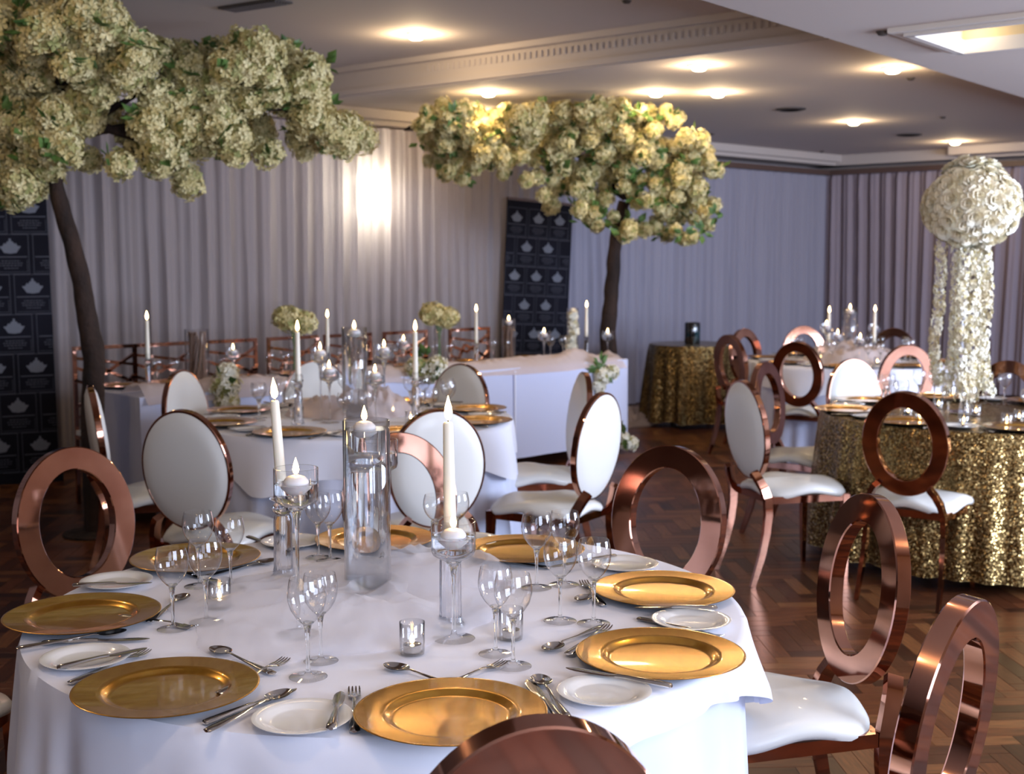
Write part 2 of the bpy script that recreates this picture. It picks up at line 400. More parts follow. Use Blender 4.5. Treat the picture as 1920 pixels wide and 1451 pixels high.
struct(b.obj('ceiling_soffit', M['ceiling'], smooth=False))
b = mb()
slab(HC[0], HC[1], HC[2], HC[3], 2.62, 2.99)
slab(HC[1] - .004, HC[1], HC[2], HC[3], 2.50, 2.62); slab(HC[0], HC[0] + .004, HC[2], HC[3], 2.50, 2.62)
struct(b.obj('ceiling_coffer', M['coffer'], smooth=False))
# moulding around the coffer
b = mb()
for (c0, c1, v0, v1) in ((HC[0] - .07, HC[0], HC[2] - .07, HC[3] + .07), (HC[1], HC[1] + .07, HC[2] - .07, HC[3] + .07), (HC[0], HC[1], HC[2] - .07, HC[2]), (HC[0], HC[1], HC[3], HC[3] + .07)):
    slab(c0, c1, v0, v1, Z0 - .02, Z0)
for (c0, c1, v0, v1) in ((HC[0] - .02, HC[0] + .015, HC[2] - .02, HC[3] + .02), (HC[1] - .015, HC[1] + .02, HC[2] - .02, HC[3] + .02), (HC[0], HC[1], HC[2] - .02, HC[2] + .015), (HC[0], HC[1], HC[3] - .015, HC[3] + .02)):
    slab(c0, c1, v0, v1, Z0 - .032, Z0 + .03)
struct(b.obj('trim_1', M['white_paint'], smooth=False))
# dentilled cornice on the step between the high and the far ceiling
b = mb()
def bar(P0, D, N, l0, l1, n0, n1, z0, z1, bb=None):
    p = [P0 + D * l0 + N * n0, P0 + D * l1 + N * n0, P0 + D * l1 + N * n1, P0 + D * l0 + N * n1]
    (bb or b).add([(q.x, q.y, z) for z in (z0, z1) for q in p], [(3, 2, 1, 0), (4, 5, 6, 7), (0, 1, 5, 4), (1, 2, 6, 5), (2, 3, 7, 6), (3, 0, 4, 7)])
bar(PB, CV, -CU, -9, 9, 0, .02, 2.79, 2.83); bar(PB, CV, -CU, -9, 9, 0, .06, 2.96, 3.0)
for k in range(-20, 130): bar(PB, CV, -CU, k * .05, k * .05 + .026, 0, .012, 2.89, 2.935)
struct(b.obj('trim_2', M['ceiling'], smooth=False))
# cornice and dark curtain track along the curtain wall and right wall
b = mb()
bar(rp(0, 0), -U, NW, 0, 15, 0, .42, 2.66, 2.78); bar(rp(0, 0), -U, NW, 0, 15, .42, .50, 2.70, 2.78)
bar(rp(0, 0), W, -NR, 0, 9, 0, .34, 2.66, 2.78); bar(rp(0, 0), W, -NR, 1.9, 9, .34, .6, 2.69, 2.78)
struct(b.obj('trim_3', M['cornice'], smooth=False))
b = mb()
bar(rp(0, 0), -U, NW, 0, 5.2, .22, .33, 2.55, 2.61); bar(rp(0, 0), -U, NW, 5.1, 14, .22, .33, 2.65, 2.72); bar(rp(0, 0), W, -NR, 0, 8, .2, .3, 2.55, 2.61)
struct(b.obj('trim_4', M['track'], smooth=False))

# curtains
def curtain(name, P0, D, N, length, ztop, off, m, label, seed=0, zbot=0.015, a0=0.0):
    b = mb(); nx = int(length / 0.016); zs = [zbot, .3, .8, 1.3, 1.8, 2.2, ztop - .25, ztop - .06, ztop]
    def fn(i, j):
        s = i * length / (nx - 1); z = zs[j]; k = z / ztop
        w = s + 0.10 * nz(s * 0.7, z * 0.35, seed) * (1 - k)
        d = 0.030 * math.sin(w * 2 * PI / 0.17 + 1.8 * nz(w * 1.3, seed)) + 0.018 * math.sin(w * 2 * PI / 0.071 + seed) + 0.05 * nz(w * 1.1, z * 0.2, seed + 3)
        d *= (0.45 if j == len(zs) - 1 else 1.0) * (1.1 - .3 * k)
        p = P0 + D * (a0 + s) + N * (off + d); return (p.x, p.y, z)
    grid_mesh(b, nx, len(zs), fn)
    return tag(b.obj(name, m, angle=80), label, 'curtain')
curtain('curtain', rp(0, 0), -U, NW, 9.2, 2.66, .30, M['curtain'], 'long pleated grey voile drape behind the head table, glowing where a lamp shines through', 1, a0=5.1)
curtain('curtain', rp(0, 0), -U, NW, 5.05, 2.55, .24, M['curtain_daylit'], 'pleated daylight-tinted grey voile drape between the second black banner and the room corner', 5, a0=.1)
curtain('curtain', rp(0, 0), W, -NR, 7.5, 2.55, .22, M['curtain_shaded'], 'pleated mauve grey drape on the far wall behind the tall rose centrepiece', 9, a0=.1)
# sconce shining through the curtain
s_ = ray(698, 372); s_ = s_ * ((NW.x * (CN.x + NW.x * .20) + NW.y * (CN.y + NW.y * .20)) / (NW.x * s_.x + NW.y * s_.y))
sa = (CN - s_).dot(U)
sp = rp(sa, 0) + NW * 0.02
t = root('wall_lamp', 'bright wall lamp glowing through the grey drape above the head table', 'lamp', (sp.x, sp.y, 2.10), math.atan2(NW.y, NW.x))
b = mb(True, True); b.lathe([(.09, -.20), (.11, -.16), (.11, .14), (.09, .18)], 28, (.13, 0, 0)); b.obj('lamp_shade', M['sconce'], t)
b = mb(); b.box((.01, 0, 0), (.02, .10, .2)); b.obj('backplate', M['alu'], t, smooth=False)
l = bpy.data.lights.new('wall_lamp_light', 'POINT'); l.energy = 75; l.color = (1, .90, .68); l.shadow_soft_size = .10
lo = bpy.data.objects.new('wall_lamp_light', l); COL.objects.link(lo); lo.location = (sp + NW * .13).to_tuple()[:2] + (2.20,)

# ceiling lamps
def downlight(p, label, power=9, glow='lamp'):
    t = root('ceiling_spotlight', label, 'ceiling light', p)
    b = mb(); b.lathe([(.075, -.001), (.078, -.008), (.06, -.012), (.052, -.004), (.052, 0)], 28); b.obj('trim_ring', M['white_paint'], t)
    b = mb(True, False); b.lathe([(.0005, -.036), (.03, -.036), (.043, -.030), (.048, -.018), (.048, -.002)], 24); b.obj('lamp_lens', M[glow], t)
    l = bpy.data.lights.new('spotlight_glow', 'POINT'); l.energy = power; l.color = (1.0, .72, .42); l.shadow_soft_size = .05
    o = bpy.data.objects.new('spotlight_glow', l); COL.objects.link(o); o.location = (p[0], p[1], p[2] - .07)
for px, py, z, lab in ((780, 64, 3.0, 'warm ceiling spotlight alone on the high ceiling left of the beam'),
                       (916, 172, Z1, 'warm ceiling spotlight just past the beam, above the left tip of the farther tree'),
                       (886, 205, Z1, 'ceiling spotlight half hidden by the farther blossom tree'),
                       (1230, 172, Z1, 'left one of two close ceiling spotlights above the farther blossom tree'),
                       (1346, 173, Z1, 'right one of two close ceiling spotlights above the farther blossom tree'),
                       (1311, 122, Z1, 'ceiling spotlight beside the dentilled beam, above the close pair'),
                       (1674, 127, Z1, 'ceiling spotlight touching the edge of the low soffit'),
                       (1601, 227, Z1, 'ceiling spotlight between two dark round vents'),
                       (1791, 265, Z1, 'farthest ceiling spotlight, above the rose ball centrepiece')):
    q = at(px, py, z); downlight((q.x, q.y, z), lab, 14 if z > 2.9 else 9)
q = atd(1822, 50, 5.78); downlight((q.x, q.y, 2.62), 'ceiling spotlight inside the lit recessed coffer', .35, 'lamp_soft')
# spotlights added out of view, for warm fill and reflections on the metal
for c_, v_, lab in ((-.6, 1.3, 'added soffit fill spotlight nearest above the viewer'), (-.6, 3.4, 'added soffit fill spotlight by the window, beside the viewer'), (-3.2, 1.3, 'added soffit fill spotlight well behind the viewer'), (-3.2, 3.4, 'added soffit fill spotlight behind the viewer by the window'),
                    (1.6, 4.2, 'added soffit fill spotlight by the window, right of the lit coffer'), (4.4, 2.6, 'added soffit fill spotlight beyond the lit coffer, out of frame')):
    q = L0(c_, v_); downlight((q.x, q.y, Z0), lab, 12)
for x_, y_, lab in ((-2.6, 5.0, 'added high ceiling fill spotlight over the left of the second table'), (-3.6, 2.4, 'added high ceiling fill spotlight left of the nearest table'), (-1.8, .6, 'added high ceiling fill spotlight left of the viewer'), (-3.4, -1.2, 'added high ceiling fill spotlight behind the viewer')):
    downlight((x_, y_, 3.0), lab, 12)
for px, py, z in ((1483, 204, Z1), (1705, 252, Z1)):
    q = at(px, py, z); b = mb(True, False); b.lathe([(.11, -.012), (.125, -.006), (.125, 0)], 24)
    for k in range(4): b.lathe([(.02 + .025 * k, -.014), (.028 + .025 * k, -.014)], 20)
    tag(b.obj('ceiling_speaker', M['vent'], loc=(q.x, q.y, z)), 'dark round ceiling speaker grille ' + ('beyond the pair of close spotlights' if px < 1500 else 'above the rose ball centrepiece, left of the farthest spotlight'), 'speaker')
for px, py, z, lab in ((1708, 146, Z1, 'small dark sprinkler head beside the spotlight at the soffit edge'), (1768, 219, Z1, 'small sprinkler head right of the spotlight between the vents'),
                       (1541, 283, Z1, 'small sprinkler head near the room corner'), (1335, 250, Z1, 'small sprinkler head over the right edge of the farther tree'),
                       (1655, 59, Z0, 'smoke detector on the soffit beside the lit coffer'), (1175, 1, 3.0, 'small round detector at the top edge of the high ceiling')):
    q = at(px, py, z); b = mb(True, False); b.lathe([(.008, -.018), (.018, -.016), (.026, -.006), (.028, 0)], 16)
    tag(b.obj('ceiling_detector', M['vent'], loc=(q.x, q.y, z)), lab, 'detector')
q = at(478, 8, 3.0)
t = root('ceiling_vent', 'long grey slotted air vent on the high ceiling above the near tree', 'vent', (q.x, q.y, 3.0), R(-39.6 + 6))
b = mb(); b.box((0, 0, -.006), (.46, .14, .012)); b.obj('vent_frame', M['vent'], t, smooth=False)
for k in range(5):
    b = mb(); b.box((0, -.045 + .0225 * k, -.015), (.42, .008, .008)); b.obj('slat', M['alu'], t, smooth=False)

# ================================================================== TABLES
def round_cloth(name, c, r, z0, z1, m, label, cat, folds=15, amp=.03, seed=0, corners=0.0, cphi=0.0, group=None, hem_amp=0.0, sharp=1.0, ncirc=220):
    b = mb(); rows = []
    for q in (0.02, .25, .5, .75, .93, .985): rows.append(('t', q))
    nd_ = 12
    for k in range(nd_ + 1): rows.append(('d', k / nd_))
    def fn(i, j):
        a = 2 * PI * i / ncirc; kind, q = rows[j]; ca, sa_ = math.cos(a), math.sin(a)
        if kind == 't':
            w = .0015 * nz(q * 6 * ca, q * 6 * sa_, seed); return (c[0] + r * q * ca, c[1] + r * q * sa_, z0 + w)
        cc = max(0, math.cos(4 * (a - cphi))) ** 3 if corners else 0
        zb = (z1(a) if callable(z1) else z1) - corners * cc + hem_amp * nz(ca * 2, sa_ * 2, seed + 9)
        f = math.sin(folds * a + 3.0 * nz(ca * 1.7, sa_ * 1.7, seed)); f = math.copysign(abs(f) ** sharp, f)
        f2 = math.sin(folds * 2.3 * a + 4 * nz(ca * 2.5, sa_ * 2.5, seed + 2))
        e = min(1, q * 1.25) ** .8
        rad = r + .006 * min(1, q * 12) + (amp * (f * .5 + .5) + amp * .35 * f2) * e + corners * cc * .7 * q + amp * .5 * q
        zz = z0 - .001 - (z0 - zb) * (q ** 1.0 if q > 0.0 else 0)
        if q == 0: rad = r + .001; zz = z0 - .001
        return (c[0] + rad * ca, c[1] + rad * sa_, zz)
    grid_mesh(b, ncirc, len(rows), fn, loopx=True)
    b.add([fn(i, 0) for i in range(ncirc)], [tuple(range(ncirc))])
    return tag(b.obj(name, m, angle=60), label, cat, group)
def round_table(c, r, label, n=4):
    t = root('round_table', label, 'table', (c[0], c[1], 0))
    b = mb(True, True); b.lathe([(r - .005, .715), (r, .72), (r, .74), (r - .005, .744)], 64); b.obj('tabletop', M['twig'], t)
    for k in range(n):
        a = PI / 4 + k * PI / 2; d = (r * .62 * math.cos(a), r * .62 * math.sin(a))
        b = mb(); b.tube([(d[0] * 1.0, d[1], 0), (d[0] * .95, d[1] * .95, .4), (d[0] * .9, d[1] * .9, .715)], .016, 10); b.obj('leg', M['alu'], t)
    return t
T1 = (-.27, 2.79); T2 = (-.78, 6.2); T3 = (2.62, 9.72); T4 = (2.38, 6.4); TG = (1.70, 11.75)
R1 = .780
round_table(T1, R1 - .02, 'nearest round table under white cloths')
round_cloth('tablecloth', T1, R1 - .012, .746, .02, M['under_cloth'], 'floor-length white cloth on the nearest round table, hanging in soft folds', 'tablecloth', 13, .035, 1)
def hem1(a):
    x = abs((a - R(-48) + PI) % (2 * PI) - PI) / R(35); d_ = .055 + .075 * x ** 2.2
    return .75 - min(.34, d_)
round_cloth('table_overlay', T1, R1 + .006, .75, hem1, M['white_cloth'], 'white linen overlay with pointed hem on the nearest round table', 'tablecloth', 12, .026, 2, .03, R(-8), ncirc=320)
round_table(T2, R1 - .02, 'second round table behind the nearest one, under white cloths')
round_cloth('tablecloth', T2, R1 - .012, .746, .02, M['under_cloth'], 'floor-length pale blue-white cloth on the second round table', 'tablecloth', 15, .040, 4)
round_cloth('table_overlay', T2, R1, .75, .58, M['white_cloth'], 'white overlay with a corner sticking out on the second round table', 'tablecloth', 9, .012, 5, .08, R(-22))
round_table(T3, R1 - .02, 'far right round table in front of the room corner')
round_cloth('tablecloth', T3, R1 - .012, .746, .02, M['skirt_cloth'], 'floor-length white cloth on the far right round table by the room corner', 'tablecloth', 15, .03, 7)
round_cloth('table_overlay', T3, R1, .75, .58, M['white_cloth'], 'white overlay on the far right round table by the room corner', 'tablecloth', 9, .012, 8, .06, R(-40))
round_table(T4, R1 - .02, 'round table under the gold sequin cloth at the right')
round_cloth('tablecloth', T4, R1, .75, .07, M['sequin'], 'large gold sequin cloth falling in folds on the right-hand round table', 'tablecloth', 13, .05, 11, hem_amp=.04, sharp=.8)
round_table(TG, .40, 'small cake table under gold sequins beside the far curtain')
round_cloth('tablecloth', TG, .415, .75, .05, M['sequin'], 'small gold sequin cloth on the little table in front of the far curtain', 'tablecloth', 9, .05, 13, hem_amp=.03, sharp=.8, ncirc=140)

# head table: long trestle table under white cloth
HA = Vector((-2.12, 7.13, 0)); HB = Vector((.92, 9.92, 0)); HD = (HB - HA).normalized(); HN = Vector((-HD.y, HD.x, 0)); HL = (HB - HA).length; HW = .76
hrz = math.atan2(HD.y, HD.x)
t = root('head_table', 'long head table under white cloth in front of the curtain', 'table', HA, hrz)
for k in range(2):
    b = mb(); b.box(((k + .5) * HL / 2, HW / 2, .725), (HL / 2 - .02, HW - .02, .03)); b.obj('tabletop', M['twig'], t, smooth=False)
for x in (.15, HL / 2 - .15, HL / 2 + .15, HL - .15):
    for y in (.1, HW - .1):
        b = mb(); b.tube([(x, y, 0), (x, y, .71)], .016, 10); b.obj('leg', M['alu'], t)
b = mb()
def rect_cloth_path(s, L, Wd):
    s = s % (2 * (L + Wd))
    if s < L: return (s, 0), (0, -1)
    s -= L
    if s < Wd: return (L, s), (1, 0)
    s -= Wd
    if s < L: return (L - s, Wd), (0, 1)
    return (0, Wd - (s - L)), (-1, 0)
per = 2 * (HL + HW); nx = 300; zs = [.75, .745, .6, .45, .3, .18, .09]
def fn(i, j):
    s = per * i / nx; p, n = rect_cloth_path(s, HL, HW); z = zs[j]; k = (0.75 - z) / .66
    d = (.004 if j else 0) + k * (.012 + .008 * math.sin(s * 9) + .012 * nz(s * 2.3, 4))
    return (p[0] + n[0] * d, p[1] + n[1] * d, z)
grid_mesh(b, nx, len(zs), fn, loopx=True); b.add([fn(i, 0) for i in range(nx)], [tuple(range(nx))])
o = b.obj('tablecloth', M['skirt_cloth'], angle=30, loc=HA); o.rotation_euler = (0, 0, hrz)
tag(o, 'long white cloth hanging flat down the front of the head table', 'tablecloth')
# dividing hem line where two cloths meet on the front
for k, sx_ in enumerate((HL * .335, HL * .70)):
    b = mb(); b.box((sx_, -.022, .43), (.012, .006, .60)); c = b.obj('cloth_seam', M['white_cloth'], o, smooth=False)

# tulle swag along the head table front edge, with flower drops
def crumple_strip(name, L, Wd, h, m, label, loc, rz, seed=0, nx=180, ny=22, drop=0.0, cat='tulle', freq=3.2):
    b = mb()
    def fn(i, j):
        s = L * i / (nx - 1); v_ = j / (ny - 1)
        wob = .05 * nz(s * 1.7, seed)
        y = Wd * (v_ - .5) + wob
        e = math.sin(PI * v_)
        z = e * h * (.55 + .8 * nz(s * freq, v_ * 2.2, seed)) + e * h * .35 * abs(nz(s * freq * 4, v_ * 5, seed + 1)) + .002
        if drop and v_ < .35: z -= drop * (.35 - v_) / .35 * (1 + .6 * nz(s * 2.1, seed + 5)); y -= .01
        return (s, y, max(z, -.2 if drop else .0015))
    grid_mesh(b, nx, ny, fn)
    o = b.obj(name, m, angle=180, loc=loc); o.rotation_euler = (0, 0, rz)
    return tag(o, label, cat)
crumple_strip('tulle_runner', HL - .1, .34, .085, M['pink_tulle'], 'blush tulle runner gathered along the front edge of the head table', HA + HD * .03 + HN * .13 + Vector((0, 0, .752)), hrz, 3, 260, 18, drop=.05)

def crumple_patch(name, c, rx, ry, h, m, label, seed=0, n=70, rz=0.0, lobes=5, cat='tulle', fr=6.0, z=TZ):
    b = mb()
    nr = n // 2
    def fn(i, j):
        a = 2 * PI * i / n; q = j / (nr - 1)
        edge = 1 + .22 * nz(math.cos(a) * 1.6, math.sin(a) * 1.6, seed) + .08 * nz(math.cos(a) * 5, math.sin(a) * 5, seed)
        x = rx * q * edge * math.cos(a); y = ry * q * edge * math.sin(a)
        u_ = x + .05 * nz(x * 5, y * 5, seed + 7); v_ = y + .05 * nz(x * 5, y * 5, seed + 17)
        k = 1 - q ** 4
        rid = 1 - abs(nz(u_ * fr, v_ * fr, seed + 3)) * 2.2 + .5 * (.5 - abs(nz(u_ * fr * 2.6, v_ * fr * 1.3, seed + 31)) * 2)
        zz = h * k * max(0.02, .45 * rid + .55 * (nz(u_ * 3, v_ * 3, seed + 5) + .45)) + .0015
        return (x, y, zz)
    grid_mesh(b, n, nr, fn, loopx=True)
    o = b.obj(name, m, angle=180, loc=(c[0], c[1], z + .001)); o.rotation_euler = (0, 0, rz)
    return tag(o, label, cat)
q = at(655, 1125, TZ)
crumple_patch('tulle_swirl', (q.x, q.y), .37, .42, .048, M['tulle'], 'white tulle swirled around the candles on the nearest table', 21, 160, R(-25))
q = at(820, 1075, TZ)
crumple_patch('tulle_swirl', (q.x, q.y), .17, .24, .065, M['tulle'], 'white tulle heap behind the right taper candle on the nearest table', 24, 90, R(20))
q = at(665, 770, TZ)
crumple_patch('tulle_heap', (q.x, q.y - .08), .32, .34, .15, M['pink_tulle'], 'blush tulle heaped at the middle of the second round table', 31, 110)
crumple_patch('tulle_heap', T3, .36, .36, .20, M['pink_tulle'], 'tulle heap at the middle of the far right white table', 35, 90)
q = at(1185, 800, 0)
crumple_patch('tulle_train', (q.x - .02, q.y + .25), .26, .32, .17, M['pink_tulle'], 'tulle train puddled on the floor at the right end of the head table', 37, 80, z=0)

# ================================================================== CHAIRS
def ellipse_ring(b, a_o, b_o, a_i, b_i, d, n=72, cz=0, mi=0, bev=.003):
    prof = [(1, -d / 2 + bev, 0), (1, d / 2 - bev, 0), (1, d / 2, 1), (0, d / 2, 1), (0, d / 2 - bev, 0), (0, -d / 2 + bev, 0), (0, -d / 2, 1), (1, -d / 2, 1)]
    def fn(i, j):
        t_ = 2 * PI * i / n; o_, y, ins = prof[j % 8]
        if o_: ra, rb = a_o - bev * ins, b_o - bev * ins
        else: ra, rb = a_i + bev * ins, b_i + bev * ins
        return (ra * math.sin(t_), y, cz + rb * math.cos(t_))
    grid_mesh(b, n, 9, fn, mi, loopx=True)
def pillow(b, a, bb, y0, bulge, n=48, nr=8):
    def fn(i, j):
        t_ = 2 * PI * i / n; q = j / (nr - 1)
        return (a * q * math.sin(t_), y0 + bulge * (1 - q ** 3.2) ** .6, bb * q * math.cos(t_))
    grid_mesh(b, n, nr, fn, loopx=True)
def seat_mesh():
    b = mb(); n = 72
    def outline(t_):
        c, s = math.cos(t_), math.sin(t_)
        k = (abs(c) ** 3.2 + abs(s) ** 3.2) ** (-1 / 3.2)
        x, y = c * k, s * k
        w = .222 + .022 * y
        bow = 1 - .05 * (1 - abs(y) ** 2) * (abs(x) > .6)
        return x * w * bow, y * .225 + .01
    prof = [(.02, .052), (.3, .051), (.6, .046), (.85, .036), (.96, .024), (1.0, .010), (1.0, .0), (.975, -.010), (.6, -.010)]
    def fn(i, j):
        t_ = 2 * PI * i / n; x, y = outline(t_); q, z = prof[j]
        sag = -.014 * math.cos(4 * t_) * q ** 2       # corners dip, sides rise
        return (x * q, y * q, .43 + z + (-sag if True else 0) * (1 if j < 8 else .6))
    grid_mesh(b, n, len(prof), fn, loopx=True); b.add([fn(i, 0) for i in range(n)], [tuple(range(n))])
    return b
RY = -.235; RZC = .722; TILT = R(7)
RA, RB, RWD = .192, .236, .070
def ring_xf(o):
    o.location = (0, RY, RZC); o.rotation_euler = (TILT, 0, 0)
def phoenix_chair(kind):
    t = root('banquet_chair', 'x', 'chair')
    seat_mesh().obj('seat', M['leather'], t, angle=60)
    b = mb()
    for (x0, y0, x1, y1) in ((-.19, .20, .19, .20), (-.17, -.19, .17, -.19), (-.19, .20, -.17, -.19), (.19, .20, .17, -.19)):
        b.tube([(x0, y0, .405), (x1, y1, .405)], 1, rect=(.034, .022), up=(0, 0, 1))
    b.obj('seat_frame', M['rose'], t, angle=30)
    for s in (-1, 1):
        b = mb(); b.tube([(s * .185, .195, .42), (s * .187, .198, .30), (s * .188, .200, .15), (s * .190, .205, 0)], [1, .86, .7, .52], rect=(.036, .036), up=(0, 1, 0)); b.obj('leg', M['rose'], t, angle=30)
        b = mb(); pts = [(s * .118, -.262, .535), (s * .140, -.248, .505), (s * .160, -.228, .46), (s * .170, -.212, .41), (s * .174, -.210, .34), (s * .176, -.220, .25), (s * .179, -.242, .15), (s * .182, -.272, .06), (s * .184, -.292, 0)]
        b.tube(pts, [1, 1, 1, 1, .95, .88, .8, .7, .62], rect=(.040, .024), up=(0, 1, 0)); b.obj('leg', M['rose'], t, angle=40)
    if kind == 'ring':
        b = mb(); ellipse_ring(b, RA, RB, RA - RWD, RB - RWD, .040); o = b.obj('back_ring', M['rose'], t, angle=30); ring_xf(o)
    else:
        b = mb(); ellipse_ring(b, RA + .004, RB + .004, RA - .008, RB - .008, .030); o = b.obj('back_band', M['rose'], t, angle=30); ring_xf(o)
        b = mb(); pillow(b, RA, RB, .012, .026); o = b.obj('back_pad', M['leather'], t, angle=60); ring_xf(o)
        b = mb(); pillow(b, RA, RB, -.012, -.026); o = b.obj('back_pad', M['leather'], t, angle=60); ring_xf(o)
    return t
RING = phoenix_chair('ring'); PAD = phoenix_chair('pad')
def chair(proto, px, py, top, target, label, group=None, dang=0.0):
    """px,py: image point of the back's top edge; target: table centre it faces"""
    p = at(px, py, top)
    a = math.atan2(target[1] - p.y, target[0] - p.x) + R(dang)
    f = Vector((math.cos(a), math.sin(a), 0))
    o = Vector((p.x, p.y, 0)) + f * (-RY + math.sin(TILT) * RB)
    return put(proto, (o.x, o.y, 0), a - PI / 2, label, group)
TOP = .956
g1 = 'chairs around the nearest round table'; g2 = 'chairs around the second round table'; g3 = 'chairs around the far right white table'; g4 = 'chairs around the gold sequin table'
chair(RING, 128, 838, TOP, T1, 'rose gold open-ring chair at the left of the nearest table', g1)
chair(RING, 1262, 835, TOP, T1, 'dark reflecting ring-back chair at the far right side of the nearest table', g1)
chair(RING, 1640, 927, TOP, T1, 'ring-back chair seen almost edge-on with its white seat, right of the nearest table', g1)
chair(RING, 1812, 1122, TOP, T1, 'tilted ring-back chair at the lower right, back rim towards the viewer', g1, -6)
chair(RING, 1012, 1350, TOP, T1, 'ring-back chair at the bottom centre, only the top arc showing', g1)
chair(RING, 748, 810, TOP, T1, 'orange-copper ring-back chair behind the tall glass cylinder', g1)
p = Vector((-1.72, 2.86, 0)); a = math.atan2(T1[1] - p.y, T1[0] - p.x)
put(RING, (p.x + .25, p.y + .05, 0), a - PI / 2, 'ring-back chair of which only a seat corner shows at the left edge', g1)
chair(PAD, 168, 724, TOP, T2, 'white padded oval chair seen side-on at the far left of the second table', g2)
chair(PAD, 340, 770, TOP, T2, 'white padded oval chair, its shaded back to us, before the second table', g2)
chair(PAD, 338, 695, TOP, T2, 'white padded oval chair at the left rear of the second table', g2)
chair(PAD, 867, 683, TOP, T2, 'white padded oval chair at the right rear of the second table', g2)
chair(PAD, 1130, 737, TOP, T2, 'front one of two overlapping padded oval chairs right of the second table', g2)
chair(PAD, 1097, 699, TOP, T2, 'rear one of two overlapping padded oval chairs right of the second table', g2)
chair(PAD, 822, 768, TOP, T2, 'pale blue-white padded oval chair behind the copper ring, between the two tables', g2)
chair(PAD, 592, 676, TOP, T2, 'padded oval chair beyond the candles of the second table', g2)
chair(RING, 1494, 640, TOP, T3, 'dark ring-back chair before the far right white table, beside the padded oval chair', g3)
chair(RING, 1394, 616, TOP, T3, 'copper ring-back chair at the left of the far right white table', g3)
chair(RING, 1366, 627, TOP, T3, 'thin edge-on ring-back chair beside the small gold table', g3, 28)
chair(RING, 1703, 646, TOP, T3, 'reddish ring-back chair before the far right white table, left of the garlands', g3)
chair(RING, 1506, 611, TOP, T3, 'pale shining ring-back chair beyond the far right white table', g3)
chair(RING, 1678, 615, TOP, T3, 'amber-lit ring-back chair beyond the far right white table', g3)
chair(RING, 1852, 634, TOP, T3, 'ring-back chair edge-on behind the hanging garlands', g3)
chair(RING, 1432, 678, TOP, T4, 'bright mirror-like ring-back chair left of the gold table', g4)
chair(PAD, 1392, 714, TOP, T4, 'white padded oval chair with mauve shaded back, left of the gold table', g4)
chair(RING, 1697, 734, TOP, T4, 'dark brown ring-back chair standing in front of the gold table', g4)
chair(PAD, 1597, 674, TOP, T4, 'bright white padded oval chair facing us across the gold table', g4)
chair(RING, 1893, 676, TOP, T4, 'orange ring-back chair at the right edge beyond the gold table', g4)

# head table chairs: square rose gold backs with crossing bars
def lattice_chair():
    t = root('lattice_chair', 'x', 'chair')
    b = mb(); b.box((0, .02, .455), (.42, .42, .03)); o = b.obj('seat', M['leather'], t, smooth=False)
    b = mb()
    for (x0, y0, x1, y1) in ((-.2, .21, .2, .21), (-.2, -.19, .2, -.19), (-.2, .21, -.2, -.19), (.2, .21, .2, -.19)): b.tube([(x0, y0, .425), (x1, y1, .425)], 1, rect=(.022, .022), up=(0, 0, 1))
    b.obj('seat_frame', M['rose'], t, angle=30)
    for s in (-1, 1):
        b = mb(); b.tube([(s * .2, .21, .43), (s * .2, .21, 0)], 1, rect=(.022, .022), up=(0, 1, 0)); b.obj('leg', M['rose'], t, angle=30)
        b = mb(); b.tube([(s * .2, -.2, .99), (s * .2, -.2, .43), (s * .2, -.21, 0)], 1, rect=(.022, .022), up=(0, 1, 0)); b.obj('leg', M['rose'], t, angle=30)
    b = mb(); b.tube([(-.21, -.2, .98), (.21, -.2, .98)], 1, rect=(.024, .024), up=(0, 0, 1)); b.obj('top_rail', M['rose'], t, angle=30)
    for p0, p1 in (((-.2, .86), (.2, .92)), ((-.2, .93), (.03, .80)), ((.03, .80), (.2, .86)), ((-.2, .74), (.05, .86)), ((.05, .86), (.14, .70)), ((-.1, .68), (.2, .78)), ((-.2, .80), (-.06, .66)), ((-.06, .66), (.2, .62)), ((-.2, .62), (.02, .72)), ((.02, .72), (.12, .58)), ((-.2, .55), (.2, .55))):
        b = mb(); b.tube([(p0[0], -.2, p0[1]), (p1[0], -.2, p1[1])], 1, rect=(.019, .019), up=(0, 1, 0)); b.obj('lattice_bar', M['rose'], t, angle=30)
    return t
LAT = lattice_chair()
for (px, py, lab) in ((196, 640, 'leftmost lattice-back chair, behind the near tree trunk'), (306, 636, 'lattice-back chair behind the taper candle at the left of the head table'),
                      (430, 629, 'lattice-back chair right of the brown twig vase'), (549, 626, 'lattice-back chair behind the left hydrangea vase'),
                      (652, 620, 'lattice-back chair behind the tall cylinder of the second table'), (760, 615, 'lattice-back chair left of the right hydrangea vase'), (880, 609, 'rightmost lattice-back chair at the head table, beside the second black banner')):
    # intersection of the view ray with the line of chairs 0.22 m behind the head table
    d = ray(px, py); o_ = HA + HN * (HW + .16)
    tt = (HN.x * o_.x + HN.y * o_.y) / (HN.x * d.x + HN.y * d.y)
    p = Vector((d.x * tt, d.y * tt, 0)) + HN * 0.0
    p2 = p - HN * .2
    put(LAT, (p2.x, p2.y, 0), hrz + PI, 'rose gold ' + lab, 'lattice-back chairs along the head table')

